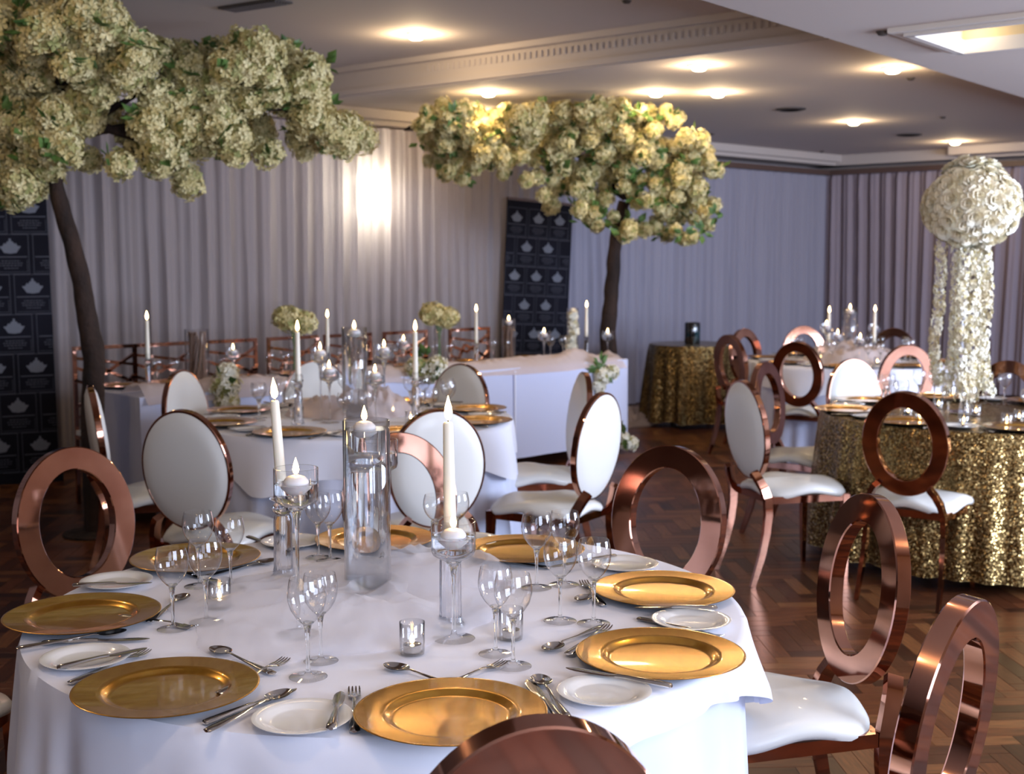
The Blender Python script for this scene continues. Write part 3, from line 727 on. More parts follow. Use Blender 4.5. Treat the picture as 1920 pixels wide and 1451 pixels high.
# ================================================================== TABLEWARE PROTOTYPES
def make_charger():
    t = root('charger_plate', 'x', 'plate')
    b = mb(); b.lathe([(.0005, .006), (.095, .006), (.103, .007), (.110, .0125), (.116, .0150), (.122, .0155), (.160, .0185), (.1635, .0190), (.165, .0182)], 72); b.obj('plate_face', M['charger'], t, angle=70)
    b = mb(); b.lathe([(.165, .0180), (.162, .0165), (.118, .0125), (.100, .001), (.0005, .001)], 72); b.obj('underside', M['charger_under'], t, angle=70)
    return t
def make_side_plate():
    b = mb(); b.lathe([(.0005, .0060), (.050, .0058), (.056, .0070), (.064, .0120), (.083, .0150), (.085, .0145), (.083, .0125), (.060, .0070), (.048, .001), (.0005, .001)], 56)
    return tag(b.obj('side_plate', M['china'], angle=80), 'x', 'plate')
def sweep_flat(b, rows, mi=0):
    """rows: (y, half width, z top, thickness) lofted as a rounded bar along y"""
    n = 8
    def fn(i, j):
        y, w, z, th = rows[j]; a = 2 * PI * i / n
        return (w * math.cos(a), y, z + th / 2 * math.sin(a))
    grid_mesh(b, n, len(rows), fn, loopx=True)
    b.add([fn(i, 0) for i in range(n)], [tuple(range(n))]); b.add([fn(i, len(rows) - 1) for i in range(n)], [tuple(range(n - 1, -1, -1))])
HANDLE = [(-.105, .004, .004, .004), (-.102, .0095, .0045, .0055), (-.085, .010, .005, .006), (-.05, .0075, .0055, .0055), (-.015, .0048, .006, .005)]
def make_knife(butter=False):
    t = root('table_knife' if not butter else 'butter_knife', 'x', 'knife')
    b = mb(); sweep_flat(b, [(y * (.9 if butter else 1), w * .95, z + .001, th * 1.4) for y, w, z, th in HANDLE] + [(.0, .0062, .0065, .007), (.006, .006, .0065, .005)]); b.obj('handle', M['steel'], t)
    b = mb(); e = .8 if butter else 1
    sweep_flat(b, [(.006, .0060, .006, .003), (.02, .0092, .005, .0016), (.055 * e, .0105, .0045, .0014), (.085 * e, .0100, .0045, .0014), (.100 * e, .0065, .0045, .0013), (.108 * e, .0015, .0045, .001)]); b.obj('blade', M['steel'], t)
    return t
def make_fork():
    t = root('table_fork', 'x', 'fork')
    b = mb(); sweep_flat(b, HANDLE + [(.02, .0032, .008, .0036), (.045, .0032, .009, .0032), (.055, .007, .007, .0025), (.066, .0112, .005, .002), (.072, .0115, .0045, .002)]); b.obj('handle', M['steel'], t)
    for k in range(4):
        x = -.0096 + .0064 * k; b = mb(); b.tube([(x, .068, .0045), (x, .085, .0035), (x, .100, .0055), (x * .96, .108, .008)], [1, 1, .9, .5], rect=(.0024, .0034), up=(0, 0, 1)); b.obj('tine', M['steel'], t)
    return t
def make_spoon():
    t = root('dessert_spoon', 'x', 'spoon')
    b = mb(); sweep_flat(b, HANDLE + [(.02, .0032, .008, .0036), (.045, .0030, .010, .0032), (.056, .005, .008, .0025)]); b.obj('handle', M['steel'], t)
    b = mb(); n = 24; nr = 7
    def fn(i, j):
        a = 2 * PI * i / n; q = j / (nr - 1); w = .0195 * (1 - .10 * math.sin(a))
        return (w * q * math.cos(a), .083 + .030 * q * math.sin(a), .0095 - .0085 * (1 - q * q))
    grid_mesh(b, n, nr, fn, loopx=True)
    def fn2(i, j):
        x, y, z = fn(i, nr - 1 - j); return (x, y, z - .0009)
    grid_mesh(b, n, nr, fn2, loopx=True); b.obj('bowl', M['steel'], t, angle=70)
    return t
def make_glass(h=.19, rb=.037, rf=.036, name='wine_glass', cup=.092):
    t = root(name, 'x', 'glass')
    b = mb(); zb = h - cup
    prof = [(.004, zb + .001), (.012, zb + .006), (rb * .62, zb + cup * .20), (rb * .86, zb + cup * .36), (rb * .985, zb + cup * .54), (rb, zb + cup * .66), (rb * .955, zb + cup * .84), (rb * .87, h - .001), (rb * .862, h), (rb * .85, h - .001)]
    b.lathe(prof, 40); b.obj('bowl', M['glass'], t, angle=80)
    b = mb(False, True); b.lathe([(.0045, .012), (.0034, .028), (.0035, zb * .62), (.0048, zb * .86), (.0085, zb + .004), (.0125, zb + .0075)], 24); b.obj('stem', M['stem'], t, angle=70)
    b = mb(); b.lathe([(rf * .96, .0006), (rf, .0012), (rf * .6, .0030), (.009, .0048), (.0045, .012)], 32); b.obj('foot', M['glass'], t, angle=70)
    return t
def make_taper(h=.25, holder=.20, kind='fluted'):
    t = root('taper_candle', 'x', 'candle')
    b = mb(True, True); b.lathe([(.0135, 0), (.0125, h * .5), (.0108, h - .004), (.008, h), (.003, h + .0005)], 20); b.obj('wax_stick', M['wax'], t)
    b = mb(); b.tube([(0, 0, h), (.0005, 0, h + .006), (.002, 0, h + .011)], .0011, 6); b.obj('wick', M['wick'], t)
    flame_mb(.0088, .052, (.001, 0, h + .004)).obj('flame', M['flame'], t)
    return t
def flame_mb(r, h, c):
    b = mb(True, True); b.lathe([(.0004, 0), (r * .75, h * .12), (r, h * .30), (r * .8, h * .55), (r * .35, h * .82), (.0004, h)], 14, c); return b
def make_candlestick(h=.20):
    t = root('glass_candlestick', 'x', 'candlestick')
    b = mb(True, True); b.lathe([(.030, 0), (.031, .006), (.026, .012), (.0225, .03), (.0215, h * .68), (.018, h * .74)], 48, flute=.05, fn=16); b.obj('fluted_column', M['crystal'], t, angle=70)
    b = mb(True, True); b.lathe([(.014, h * .74), (.024, h * .79), (.0255, h * .83), (.020, h * .87), (.014, h * .885), (.022, h * .90), (.031, h * .925), (.030, h * .94), (.017, h * .945)], 36); b.obj('bead', M['crystal'], t)
    b = mb(); b.lathe([(.0175, h * .945), (.0185, h * 1.06), (.0165, h * 1.07), (.0152, h * 1.0), (.0148, h * .95)], 28); b.obj('candle_cup', M['glass'], t)
    return t
def make_float_bowl(h=.25, rb=.046, cup=.085, foot=.044):
    t = root('stemmed_candle_bowl', 'x', 'candle holder'); z = h - cup
    b = mb(); b.lathe([(.004, z), (rb * .55, z + .006), (rb * .93, z + .016), (rb, z + .026), (rb, h), (rb - .0015, h + .0005), (rb - .003, h)], 44); b.obj('bowl', M['glass'], t, angle=70)
    b = mb(True, True); b.lathe([(.0006, z + .004), (rb * .55, z + .009), (rb * .9, z + .019), (rb - .0016, z + .028), (rb - .0016, z + cup * .62), (.0006, z + cup * .62)], 40); b.obj('water', M['water'], t, angle=50)
    b = mb(); b.lathe([(foot * .97, .0008), (foot, .0018), (foot * .5, .004), (.007, .008), (.0042, .02)], 32); b.obj('foot', M['glass'], t, angle=70)
    b = mb(False, True); b.lathe([(.0042, .02), (.0036, h * .35), (.0045, z * .8), (.009, z - .010), (.017, z + .0015)], 28); b.obj('stem', M['stem'], t, angle=70)
    return t
def make_float(r=.027):
    t = root('floating_candle', 'x', 'candle')
    b = mb(True, True); b.lathe([(r * .45, 0), (r * .85, .010), (r, .022), (r * .97, .026), (r * .7, .034), (r * .3, .037), (.001, .0365)], 26); b.obj('wax_disc', M['white_wax'], t, angle=70)
    b = mb(); b.tube([(0, 0, .035), (0, 0, .044)], .001, 6); b.obj('wick', M['wick'], t)
    flame_mb(.0072, .036, (0, 0, .038)).obj('flame', M['flame'], t)
    return t
def make_votive(r=.025, h=.065):
    t = root('votive_glass', 'x', 'candle holder')
    b = mb(); b.lathe([(.0005, .004), (r * .9, .004), (r * .93, .010), (r * .97, h), (r, h + .0005), (r * 1.02, h), (r, .008), (r * .95, .0008), (.0005, .0006)], 32); b.obj('glass_cup', M['glass'], t, angle=70)
    return t
def make_tealight():
    t = root('tealight', 'x', 'candle')
    b = mb(True, True); b.lathe([(.018, 0), (.0185, .014), (.017, .0145)], 24); b.obj('metal_cup', M['steel'], t)
    b = mb(False, True); b.lathe([(.0172, .012), (.0165, .0135), (.002, .0140)], 24); b.obj('wax', M['white_wax'], t)
    flame_mb(.005, .021, (0, 0, .015)).obj('flame', M['flame'], t)
    return t
def make_cylinder(r=.055, h=.405, wl=.385):
    t = root('glass_cylinder', 'x', 'vase')
    b = mb(); b.lathe([(.0005, .010), (r - .004, .010), (r - .0032, h), (r - .0016, h + .001), (r, h), (r, .002), (r - .003, .0006), (.0005, .0006)], 56); b.obj('glass_wall', M['glass'], t, angle=70)
    b = mb(True, True); b.lathe([(.0006, .014), (r - .0045, .014), (r - .0045, wl), (.0006, wl)], 52); b.obj('water', M['water'], t, angle=50)
    return t
CHARGER = make_charger(); SIDE = make_side_plate(); KNIFE = make_knife(); BUTTER = make_knife(True); FORK = make_fork(); SPOON = make_spoon()
GLASS = make_glass(); FLOAT = make_float(); VOTIVE = make_votive(); TEA = make_tealight(); TAPER = make_taper(.235); STICK = make_candlestick(.215)

# ------------------------------------------------------------------ nearest table (positions read from the photograph onto the table top)
def on(px, py, z=TZ + .0015): return at(px, py, z)
for k, (px, py, lab) in enumerate(((155, 1148, 'gold charger plate at the far left, overhanging the nearest table'), (312, 1285, 'gold charger plate at the front left of the nearest table'),
      (845, 1330, 'largest-looking gold charger plate at the front of the nearest table, behind the bottom chair'), (1238, 1222, 'gold charger plate at the right front of the nearest table with a bright lamp reflection'),
      (1244, 1102, 'gold charger plate at the right of the nearest table, before the dark ring chair'), (980, 1027, 'gold charger plate behind the four wine glasses on the nearest table'),
      (703, 1007, 'gold charger plate behind the tall glass cylinder on the nearest table'), (367, 1043, 'gold charger plate behind the left wine glasses on the nearest table'))):
    q = at(px, py, TZ + .0195); put(CHARGER, (q.x, q.y, TZ + .0015), rnd.uniform(0, 6), lab, 'gold charger plates on the nearest table')
gs = 'side plates on the nearest table'
for px, py, lab in ((218, 1087, 'white side plate above the far left charger, knife lying over it'), (160, 1230, 'white side plate between the two left chargers, knife across it'),
                    (567, 1342, 'white side plate between the two front chargers, butter knife on its rim'), (1133, 1293, 'white side plate below the right front charger'),
                    (1296, 1160, 'white side plate between the two right chargers'), (1172, 1055, 'white side plate before the dark ring chair'),
                    (880, 1010, 'white side plate half hidden by the right candle bowl'), (548, 1013, 'white side plate half hidden by the fluted left candlestick')):
    q = at(px, py, TZ + .015); put(SIDE, (q.x, q.y, TZ + .0015), rnd.uniform(0, 6), lab, gs)
def cut(proto, h, tip, lab, z=TZ + .0015, z2=None, back=.105, fwd=.108):
    """h, tip: image points of handle end and tip; anchored at the tip-to-handle midpoint direction"""
    a = at(h[0], h[1], z + .004); b_ = at(tip[0], tip[1], z + .004)
    d = b_ - a; ang = math.atan2(d.y, d.x) - PI / 2
    mid = (a + b_) / 2
    pitch = 0.0 if z2 is None else math.atan2(z2 - z, .2)
    zz = z if z2 is None else (z + z2) / 2
    return put(proto, (mid.x, mid.y, zz), 0, lab, 'cutlery on the nearest table', rot=(pitch, 0, ang))
cut(KNIFE, (373, 1360), (562, 1289), 'table knife right of the front left charger, under a spoon')
cut(SPOON, (397, 1366), (528, 1303), 'spoon lying against a knife right of the front left charger', TZ + .006)
cut(BUTTER, (619, 1374), (641, 1288), 'butter knife resting on the rim of the front side plate', TZ + .017)
cut(FORK, (665, 1382), (664, 1283), 'fork standing beside the front charger, right of the front side plate')
cut(BUTTER, (102, 1254), (288, 1212), 'knife laid across the side plate at the left', TZ + .016)
cut(FORK, (123, 1284), (282, 1218), 'fork half under the front left charger')
cut(KNIFE, (66, 1206), (290, 1197), 'table knife below the far left charger')
cut(SPOON, (55, 1212), (207, 1189), 'spoon crossing the knife below the far left charger', TZ + .006)
cut(BUTTER, (127, 1098), (300, 1092), 'knife over the side plate at the upper left', TZ + .016)
cut(SPOON, (283, 1163), (343, 1120), 'spoon with its bowl beside the leftmost wine glass')
cut(FORK, (262, 1160), (322, 1170), 'fork tucked beside the far left charger')
cut(SPOON, (520, 1266), (396, 1215), 'spoon above the front left charger with its bowl to the left')
cut(FORK, (430, 1290), (517, 1246), 'fork poking out right of the front left charger', TZ + .006)
cut(SPOON, (395, 1078), (505, 1053), 'spoon at the right of the charger behind the left glasses')
cut(KNIFE, (456, 1003), (540, 1036), 'knife behind the left wine glasses near the fluted candlestick')
cut(KNIFE, (318, 1070), (402, 1088), 'knife behind the left pair of wine glasses')
cut(SPOON, (870, 1290), (738, 1252), 'spoon tip showing above the front charger')
cut(FORK, (820, 1290), (931, 1247), 'fork tines showing above the front charger')
cut(KNIFE, (1062, 1362), (981, 1266), 'table knife leaning on the right rim of the front charger', TZ + .004)
cut(SPOON, (1062, 1344), (1010, 1272), 'round-bowled spoon between the front charger and the right side plate')
cut(KNIFE, (1275, 1290), (1050, 1250), 'long knife over the side plate at the right front', TZ + .016)
cut(SPOON, (1125, 1176), (1030, 1218), 'spoon at the left of the right front charger')
cut(FORK, (1062, 1228), (1142, 1173), 'fork at the left of the right front charger', TZ + .005)
cut(FORK, (1135, 1140), (1090, 1086), 'fork left of the charger before the dark ring chair')
cut(SPOON, (1160, 1090), (1087, 1127), 'spoon left of the charger before the dark ring chair', TZ + .005)
cut(BUTTER, (1350, 1140), (1178, 1139), 'knife between the two right chargers', TZ + .017)
cut(FORK, (1214, 1163), (1330, 1190), 'fork handle beside the side plate between the right chargers')
cut(KNIFE, (1148, 1043), (1040, 1062), 'knife over the side plate before the dark ring chair', TZ + .017)
cut(FORK, (1010, 1062), (918, 1050), 'fork at the front of the charger behind the four wine glasses')
cut(KNIFE, (870, 1030), (905, 1020), 'knife end between the cylinder and the wine glasses')
cut(FORK, (760, 1040), (660, 1050), 'fork behind the tall glass cylinder')
gg = 'wine glasses on the nearest table'
for px, py, s, lab in ((325, 1180, .92, 'leftmost wine glass, in front of the left group'), (387, 1167, .95, 'second wine glass of the left group, in front of a small candle'),
                    (374, 1100, .96, 'rear wine glass of the left group standing before the padded chair'), (433, 1103, .90, 'right rear wine glass of the left group'),
                    (578, 1270, 1.0, 'front wine glass of the pair at the table middle, below the floating candle'), (602, 1240, .92, 'rear wine glass of the pair at the table middle'),
                    (619, 1052, .96, 'front wine glass between the candle bowl and the cylinder'), (597, 1046, .90, 'rear wine glass between the candle bowl and the cylinder'),
                    (929, 1227, .93, 'left wine glass of the overlapping front right pair'), (962, 1250, .96, 'right wine glass of the overlapping front right pair'),
                    (1006, 1103, .95, 'wine glass at the left rear of the right group of four'), (1058, 1097, .95, 'wine glass at the right rear of the right group of four'),
                    (1050, 1165, .96, 'wine glass at the left front of the right group of four'), (1113, 1170, .97, 'wine glass at the right front of the right group of four'),
                    (818, 1032, .80, 'small wine glass behind the right taper candle, to its left'), (856, 1034, .84, 'small wine glass behind the right taper candle, to its right')):
    q = on(px, py, TZ + .001); o = put(GLASS, (q.x, q.y, TZ + .0015), rnd.uniform(0, 6), lab, gg)
    o.scale = (1.0 if s > .93 else .94, 1.0 if s > .93 else .94, s)
# tall cylinder with its floating candle
q = on(690, 1106); TW = TZ + .002
CYL = make_cylinder(); put(CYL, (q.x, q.y, TW), 0, 'tall water-filled glass cylinder at the centre of the nearest table')
put(FLOAT, (q.x - .004, q.y, TW + .366), 0, 'floating candle in the tall glass cylinder of the nearest table').scale = (.98, .98, 1)
# taper candles on fluted glass sticks
q = on(532, 1085); put(STICK, (q.x, q.y, TW), 0, 'fluted glass candlestick left of the stemmed bowl', 'candlesticks of the nearest table')
put(TAPER, (q.x, q.y, TW + .205), 0, 'lit ivory taper candle at the left, leaning a little', None, rot=(0, R(-3.5), 0))
q = on(845, 1176); put(STICK, (q.x, q.y, TW), 0, 'fluted glass candlestick behind the right stemmed bowl', 'candlesticks of the nearest table')
put(TAPER, (q.x, q.y, TW + .205), 0, 'lit ivory taper candle at the right, before the pale padded chair', None, rot=(0, R(-.8), 0))
# stemmed bowls with floating candles
BOWLS = {}
def bowl(px, py, h, lab, lab2, s=1.0, z=TW, group=None):
    if h not in BOWLS: BOWLS[h] = make_float_bowl(h)
    q = on(px, py, z); o = put(BOWLS[h], (q.x, q.y, z), 0, lab, group); o.scale = (s, s, 1)
    c = put(FLOAT, (q.x, q.y, z + h - .052), 0, lab2, group and group + ' candles'); return q
bowl(560, 1190, .352, 'tall stemmed glass bowl at the left of the nearest table centre', 'floating candle in the left stemmed bowl')
bowl(851, 1198, .247, 'lower stemmed glass bowl at the right of the nearest table centre', 'floating candle in the right stemmed bowl')
bowl(713, 1085, .345, 'stemmed glass bowl behind the tall cylinder', 'floating candle seen through the tall cylinder')
for px, py, lab, l2 in ((773, 1226, 'small votive glass at the front of the tulle swirl', 'lit tealight in the front votive glass'), (412, 1139, 'small votive glass among the left wine glasses', 'lit tealight among the left wine glasses'),
                    (958, 1198, 'small votive glass behind the front right pair of wine glasses', 'lit tealight behind the front right pair of glasses')):
    q = on(px, py); put(VOTIVE, (q.x, q.y, TW), 0, lab, 'votives of the nearest table'); put(TEA, (q.x, q.y, TW + .006), 0, l2, 'tealights of the nearest table')

# ------------------------------------------------------------------ other tables
POSN = ['front', 'front right', 'right', 'rear right', 'rear', 'rear left', 'left', 'front left']
def setting(c, r, ang, tname, k, side=True, glass=True, rc=.63, z=TZ + .0015, flip=1):
    ca, sa_ = math.cos(ang), math.sin(ang); p = Vector((c[0] + r * ca, c[1] + r * sa_, 0))
    put(CHARGER, (p.x, p.y, z), ang, 'gold charger plate at the %s of %s' % (POSN[k], tname), 'gold chargers on ' + tname)
    tn = Vector((-sa_, ca, 0)); rd = Vector((ca, sa_, 0))
    if side:
        s_ = p + tn * .25 * flip + rd * .0
        if (s_ - Vector((c[0], c[1], 0))).length > .67: s_ = p + tn * .25 * flip - rd * .06
        put(SIDE, (s_.x, s_.y, z), 0, 'white side plate at the %s setting of %s' % (POSN[k], tname), 'side plates on ' + tname)
        put(BUTTER, (s_.x, s_.y, z + .016), 0, 'knife on the side plate at the %s of %s' % (POSN[k], tname), 'knives on ' + tname, rot=(0, 0, ang + PI / 2 + rnd.uniform(-.5, .5)))
        f_ = p + tn * .155 * flip; put(FORK, (f_.x, f_.y, z), 0, 'fork beside the %s charger on %s' % (POSN[k], tname), 'forks on ' + tname, rot=(0, 0, ang + PI / 2))
        f_ = p - tn * .155 * flip; put(KNIFE, (f_.x, f_.y, z), 0, 'knife beside the %s charger on %s' % (POSN[k], tname), 'knives on ' + tname, rot=(0, 0, ang + PI / 2))
    if glass:
        for gx, gy in ((.20, .10), (.23, .19)):
            s_ = p - rd * gx + tn * gy * -flip
            put(GLASS, (s_.x, s_.y, z), 0, '%s wine glass of the %s setting on %s' % ('first' if gx < .21 else 'second', POSN[k], tname), 'wine glasses on ' + tname).scale = (1, 1, rnd.uniform(.88, .98))
n2 = 'the second round table'
for k in range(8): setting(T2, .655, R(-109 + 45 * k), n2, k, side=True)
# centrepieces of the second table
def cylinder_set(px, py_top, D, r, h, lab, lab2):
    p = atd(px, py_top, D); t_ = make_cylinder(r, h, h - .03); put(t_, (p.x, D, TW), 0, lab)
    put(FLOAT, (p.x, D, TW + h - .048), 0, lab2).scale = (1.15, 1.15, 1.1)
cylinder_set(664, 612, 6.15, .062, .45, 'tall water-filled cylinder on the second round table', 'floating candle high in the cylinder of the second table')
def taper_at(px, py_flame, D, lab, lab2, group=None, base=TW, hs=.2):
    """candle whose flame tip is at the given image point, depth D; stick stretched to reach the table"""
    p = atd(px, py_flame, D); zt = p.z - .045
    put(TAPER, (p.x, D, zt - .235), 0, lab)
    o = put(STICK, (p.x, D, base), 0, lab2); o.scale = (.85, .85, max(.3, (zt - .235 - base + .02) / .215))
taper_at(557, 604, 5.95, 'lit taper candle left of the cylinder on the second table', 'glass candlestick left of the cylinder on the second table')
taper_at(778, 604, 6.15, 'lit taper candle right of the cylinder on the second table', 'glass candlestick right of the cylinder on the second table')
def bowl_at(px, py_top, D, lab, s=1.05):
    p = atd(px, py_top, D); h = round(p.z - TW, 2)
    if h not in BOWLS: BOWLS[h] = make_float_bowl(h)
    put(BOWLS[h], (p.x, D, TW), 0, 'candle bowl ' + lab).scale = (s, s, 1)
    put(FLOAT, (p.x, D, TW + h - .052), 0, 'floating candle ' + lab)
bowl_at(600, 650, 6.1, 'left of the second table cylinder, higher of two'); bowl_at(617, 683, 6.0, 'left of the second table cylinder, lower of two')
bowl_at(720, 645, 6.3, 'right of the second table cylinder, higher of two'); bowl_at(703, 692, 6.0, 'right of the second table cylinder, lower of two')
def votive_at(px, py, lab, z=TZ + .0015):
    q = at(px, py + 2, z + .02); put(VOTIVE, (q.x, q.y, z), 0, 'votive glass ' + lab).scale = (1, 1, .9); put(TEA, (q.x, q.y, z + .006), 0, 'lit tealight ' + lab)
for px, py, lab in ((737, 768, 'right of the tulle heap on the second table'), (775, 764, 'among the right-hand glasses of the second table'), (560, 775, 'left of the tulle heap on the second table'), (770, 783, 'near the front right plates of the second table')): votive_at(px, py, lab)

n3 = 'the far right white table'
for k in range(8): setting(T3, .645, R(-110 + 45 * k), n3, k)
cylinder_set(1594, 584, 9.9, .062, .40, 'glass cylinder on the far right white table', 'floating candle in the cylinder of the far right white table')
taper_at(1555, 576, 9.75, 'left lit taper candle on the far right white table', 'left glass candlestick on the far right white table')
taper_at(1641, 574, 9.75, 'right lit taper candle on the far right white table', 'right glass candlestick on the far right white table')
bowl_at(1550, 604, 9.6, 'leftmost in the candle cluster of the far right white table'); bowl_at(1571, 622, 9.6, 'between the left taper and the cylinder on the far right white table')
bowl_at(1613, 629, 9.6, 'right of the cylinder on the far right white table'); bowl_at(1640, 606, 9.9, 'behind the right taper on the far right white table')
for px, py, lab in ((1539, 668, 'left of the tulle on the far right white table'), (1624, 668, 'right of the tulle on the far right white table'), (1645, 677, 'nearest the edge of the far right white table')): votive_at(px, py, lab)

n4 = 'the gold sequin table'
for k in range(8): setting(T4, .66, R(-94 + 45 * k), n4, k, flip=-1)

# ------------------------------------------------------------------ blossoms
def floret_mb(nf, rad, fs, seed, squash=1.0, core=True, up_only=False, petals=4, mix=.18):
    b = mb(); r2 = random.Random(seed)
    for k in range(nf):
        z = 1 - 2 * (k + .5) / nf; a = k * 2.399963; rr_ = math.sqrt(1 - z * z)
        n = Vector((rr_ * math.cos(a), rr_ * math.sin(a), z))
        lump = 1 + .22 * nz(n.x * 2.2 + seed, n.y * 2.2, n.z * 2.2)
        c = Vector((n.x * rad, n.y * rad, n.z * rad * squash)) * lump * r2.uniform(.82, 1.06)
        n = (n + Vector((r2.uniform(-.5, .5), r2.uniform(-.5, .5), r2.uniform(-.5, .5)))).normalized()
        t1 = n.orthogonal().normalized(); t1 = Matrix.Rotation(r2.uniform(0, 6), 3, n) @ t1; t2 = n.cross(t1)
        mi = 1 if r2.random() < mix else 0; s = fs * r2.uniform(.8, 1.25)
        for p in range(petals):
            w = 2 * PI * p / petals; d = t1 * math.cos(w) + t2 * math.sin(w); e = n.cross(d)
            b.add([c, c + d * s * .55 + e * s * .38 + n * s * .22, c + d * s + n * s * .10, c + d * s * .55 - e * s * .38 + n * s * .22], [(0, 1, 2, 3)], mi)
    if core:
        b.lathe([(.001, -rad * .8 * squash), (rad * .6, -rad * .55 * squash), (rad * .8, 0), (rad * .6, rad * .55 * squash), (.001, rad * .8 * squash)], 10, mi=1)
    return b
CLUST = [floret_mb(70, .088, .030, s).mesh('blossom_cluster', [M['petal'], M['petal2']], smooth=False) for s in range(5)]
def leaf_mb(seed):
    b = mb(); r2 = random.Random(seed)
    for k in range(7):
        a = r2.uniform(0, 6.28); d = Vector((math.cos(a), math.sin(a), r2.uniform(-.5, .6))).normalized(); e = d.cross(Vector((0, 0, 1))).normalized(); s = r2.uniform(.06, .11)
        c = d * .02
        b.add([c, c + d * s * .5 + e * s * .28, c + d * s, c + d * s * .5 - e * s * .28, c + d * s * .5 + Vector((0, 0, -.008))], [(0, 1, 4), (1, 2, 4), (2, 3, 4), (3, 0, 4)])
    return b
LEAVES = [leaf_mb(s).mesh('leaf_spray', M['leaf'], smooth=False) for s in range(3)]
def blossom_tree(label, trunk, D0, blobs, limbs, zmax, seed, dfun, tw, dens=18.0, cs=1.0):
    r2 = random.Random(seed)
    base = atd(trunk[0][0], trunk[0][1], D0); t = root('blossom_tree', label, 'artificial tree', (base.x, D0, 0))
    O = Vector((base.x, D0, 0))
    pts = [atd(px, py, D0) - O for px, py in trunk]
    pts = [Vector((pts[0].x, 0, .02))] + pts if pts[0].z > .05 else pts
    fine = []; rad = []
    for k in range(len(pts) - 1):
        for j in range(6):
            q = pts[k].lerp(pts[k + 1], j / 6); u_ = (k + j / 6) / (len(pts) - 1)
            q = q + Vector((.012 * nz(q.z * 6, seed), .012 * nz(q.z * 6, seed + 4), 0)); fine.append(q); rad.append(tw * (1 - .38 * u_) * (1 + .13 * nz(q.z * 9, seed + 2)))
    fine.append(pts[-1]); rad.append(tw * .6)
    b = mb(); b.tube(fine, rad, 14); b.obj('trunk', M['bark'], t, angle=70)
    b = mb(True, True); b.lathe([(.18, 0), (.18, .012), (.03, .03)], 24, (pts[0].x, 0, 0)); b.obj('base_plate', M['bark'], t)
    for L in limbs:
        p = [atd(x, y, D0 + dfun(x, y) * 0.6) - O for x, y in L]
        q = [p[0].lerp(p[1], .5) if False else v for v in p]
        b = mb(); ff = []; rr_ = []
        for k in range(len(q) - 1):
            for j in range(4): ff.append(q[k].lerp(q[k + 1], j / 4)); rr_.append(.026 * (1 - .75 * (k + j / 4) / (len(q) - 1)))
        ff.append(q[-1]); rr_.append(.006)
        b.tube(ff, rr_, 8); b.obj('branch', M['bark'], t, angle=70)
    n = 0
    for (px, py, r) in blobs:
        D = D0 + dfun(px, py)
        m_ = max(1, int((r / dens) ** 2))
        for k in range(m_):
            a = r2.uniform(0, 6.28); q = math.sqrt((k + .5) / m_) * r * .78
            a = k * 2.4 + r2.uniform(-.3, .3)
            p = atd(px + q * math.cos(a), py + q * math.sin(a), D + r2.uniform(-.28, .30))
            s = r2.uniform(.85, 1.2) * (1 if r > 28 else .85) * cs
            if p.z + .10 * s > zmax: p.z = zmax - .10 * s
            o = bpy.data.objects.new('blossom_cluster', CLUST[r2.randrange(5)]); COL.objects.link(o); o.parent = t
            o.location = p - O; o.rotation_euler = (r2.uniform(0, 6), r2.uniform(0, 6), r2.uniform(0, 6)); o.scale = (s, s, s); n += 1
            if r2.random() < .6:
                o = bpy.data.objects.new('leaf_spray', LEAVES[r2.randrange(3)]); COL.objects.link(o); o.parent = t
                o.location = p - O + Vector((r2.uniform(-.08, .08), r2.uniform(-.10, .02), r2.uniform(-.05, .05))); o.rotation_euler = (r2.uniform(-1, 1), r2.uniform(-1, 1), r2.uniform(0, 6))
                if (o.location + O).z > zmax - .05: o.location.z = zmax - .1 - O.z
    return n
blobs1 = [(15, 50, 45), (70, 60, 50), (130, 45, 45), (190, 45, 40), (215, 80, 40), (20, 120, 45), (80, 120, 45), (140, 110, 45), (240, 110, 50), (285, 100, 30), (20, 190, 40), (70, 170, 35), (110, 200, 30), (175, 175, 45), (180, 215, 30),
          (270, 95, 28), (345, 125, 38), (395, 120, 40), (440, 110, 40), (490, 110, 40), (535, 125, 42), (580, 145, 32), (350, 165, 28), (400, 170, 38), (450, 170, 42), (500, 170, 42), (550, 180, 42), (590, 200, 36), (600, 235, 36), (570, 245, 32), (640, 235, 30), (670, 255, 22), (560, 280, 20), (635, 275, 18),
          (40, 235, 40), (85, 250, 45), (20, 260, 35), (110, 275, 32), (30, 310, 42), (80, 310, 40), (20, 350, 34), (65, 345, 28), (20, 375, 14), (160, 300, 16), (215, 305, 20),
          (290, 205, 40), (335, 215, 40), (280, 255, 38), (310, 290, 34), (335, 325, 24), (345, 345, 16), (270, 230, 30), (395, 215, 40), (430, 240, 36), (385, 265, 32), (425, 285, 24), (480, 255, 32), (490, 285, 20), (240, 260, 20)]
limbs1 = [[(105, 340), (112, 290), (130, 235), (120, 180), (90, 120), (70, 70)], [(112, 290), (160, 250), (250, 235), (330, 215), (430, 205), (530, 205), (640, 240)], [(130, 240), (200, 210), (260, 175), (290, 130)], [(140, 230), (120, 160), (200, 90)],
          [(112, 300), (60, 270), (10, 250)], [(250, 235), (300, 170), (340, 130)], [(330, 215), (380, 150), (450, 120)], [(105, 320), (60, 330), (20, 340)], [(200, 240), (290, 270), (330, 320)], [(430, 207), (520, 160), (580, 150)], [(250, 180), (235, 150), (228, 110)]]
def df1(px, py): return .55 * (px - 150) / 500 - (.35 if py < 120 else 0) + (.15 if px < 60 else 0)
blossom_tree('near artificial blossom tree at the left with a long arm of cream flowers', [(172, 745), (180, 690), (166, 610), (158, 560), (146, 500), (128, 430), (110, 370), (105, 335)], 6.95, blobs1, limbs1, 2.97, 3, df1, .066)
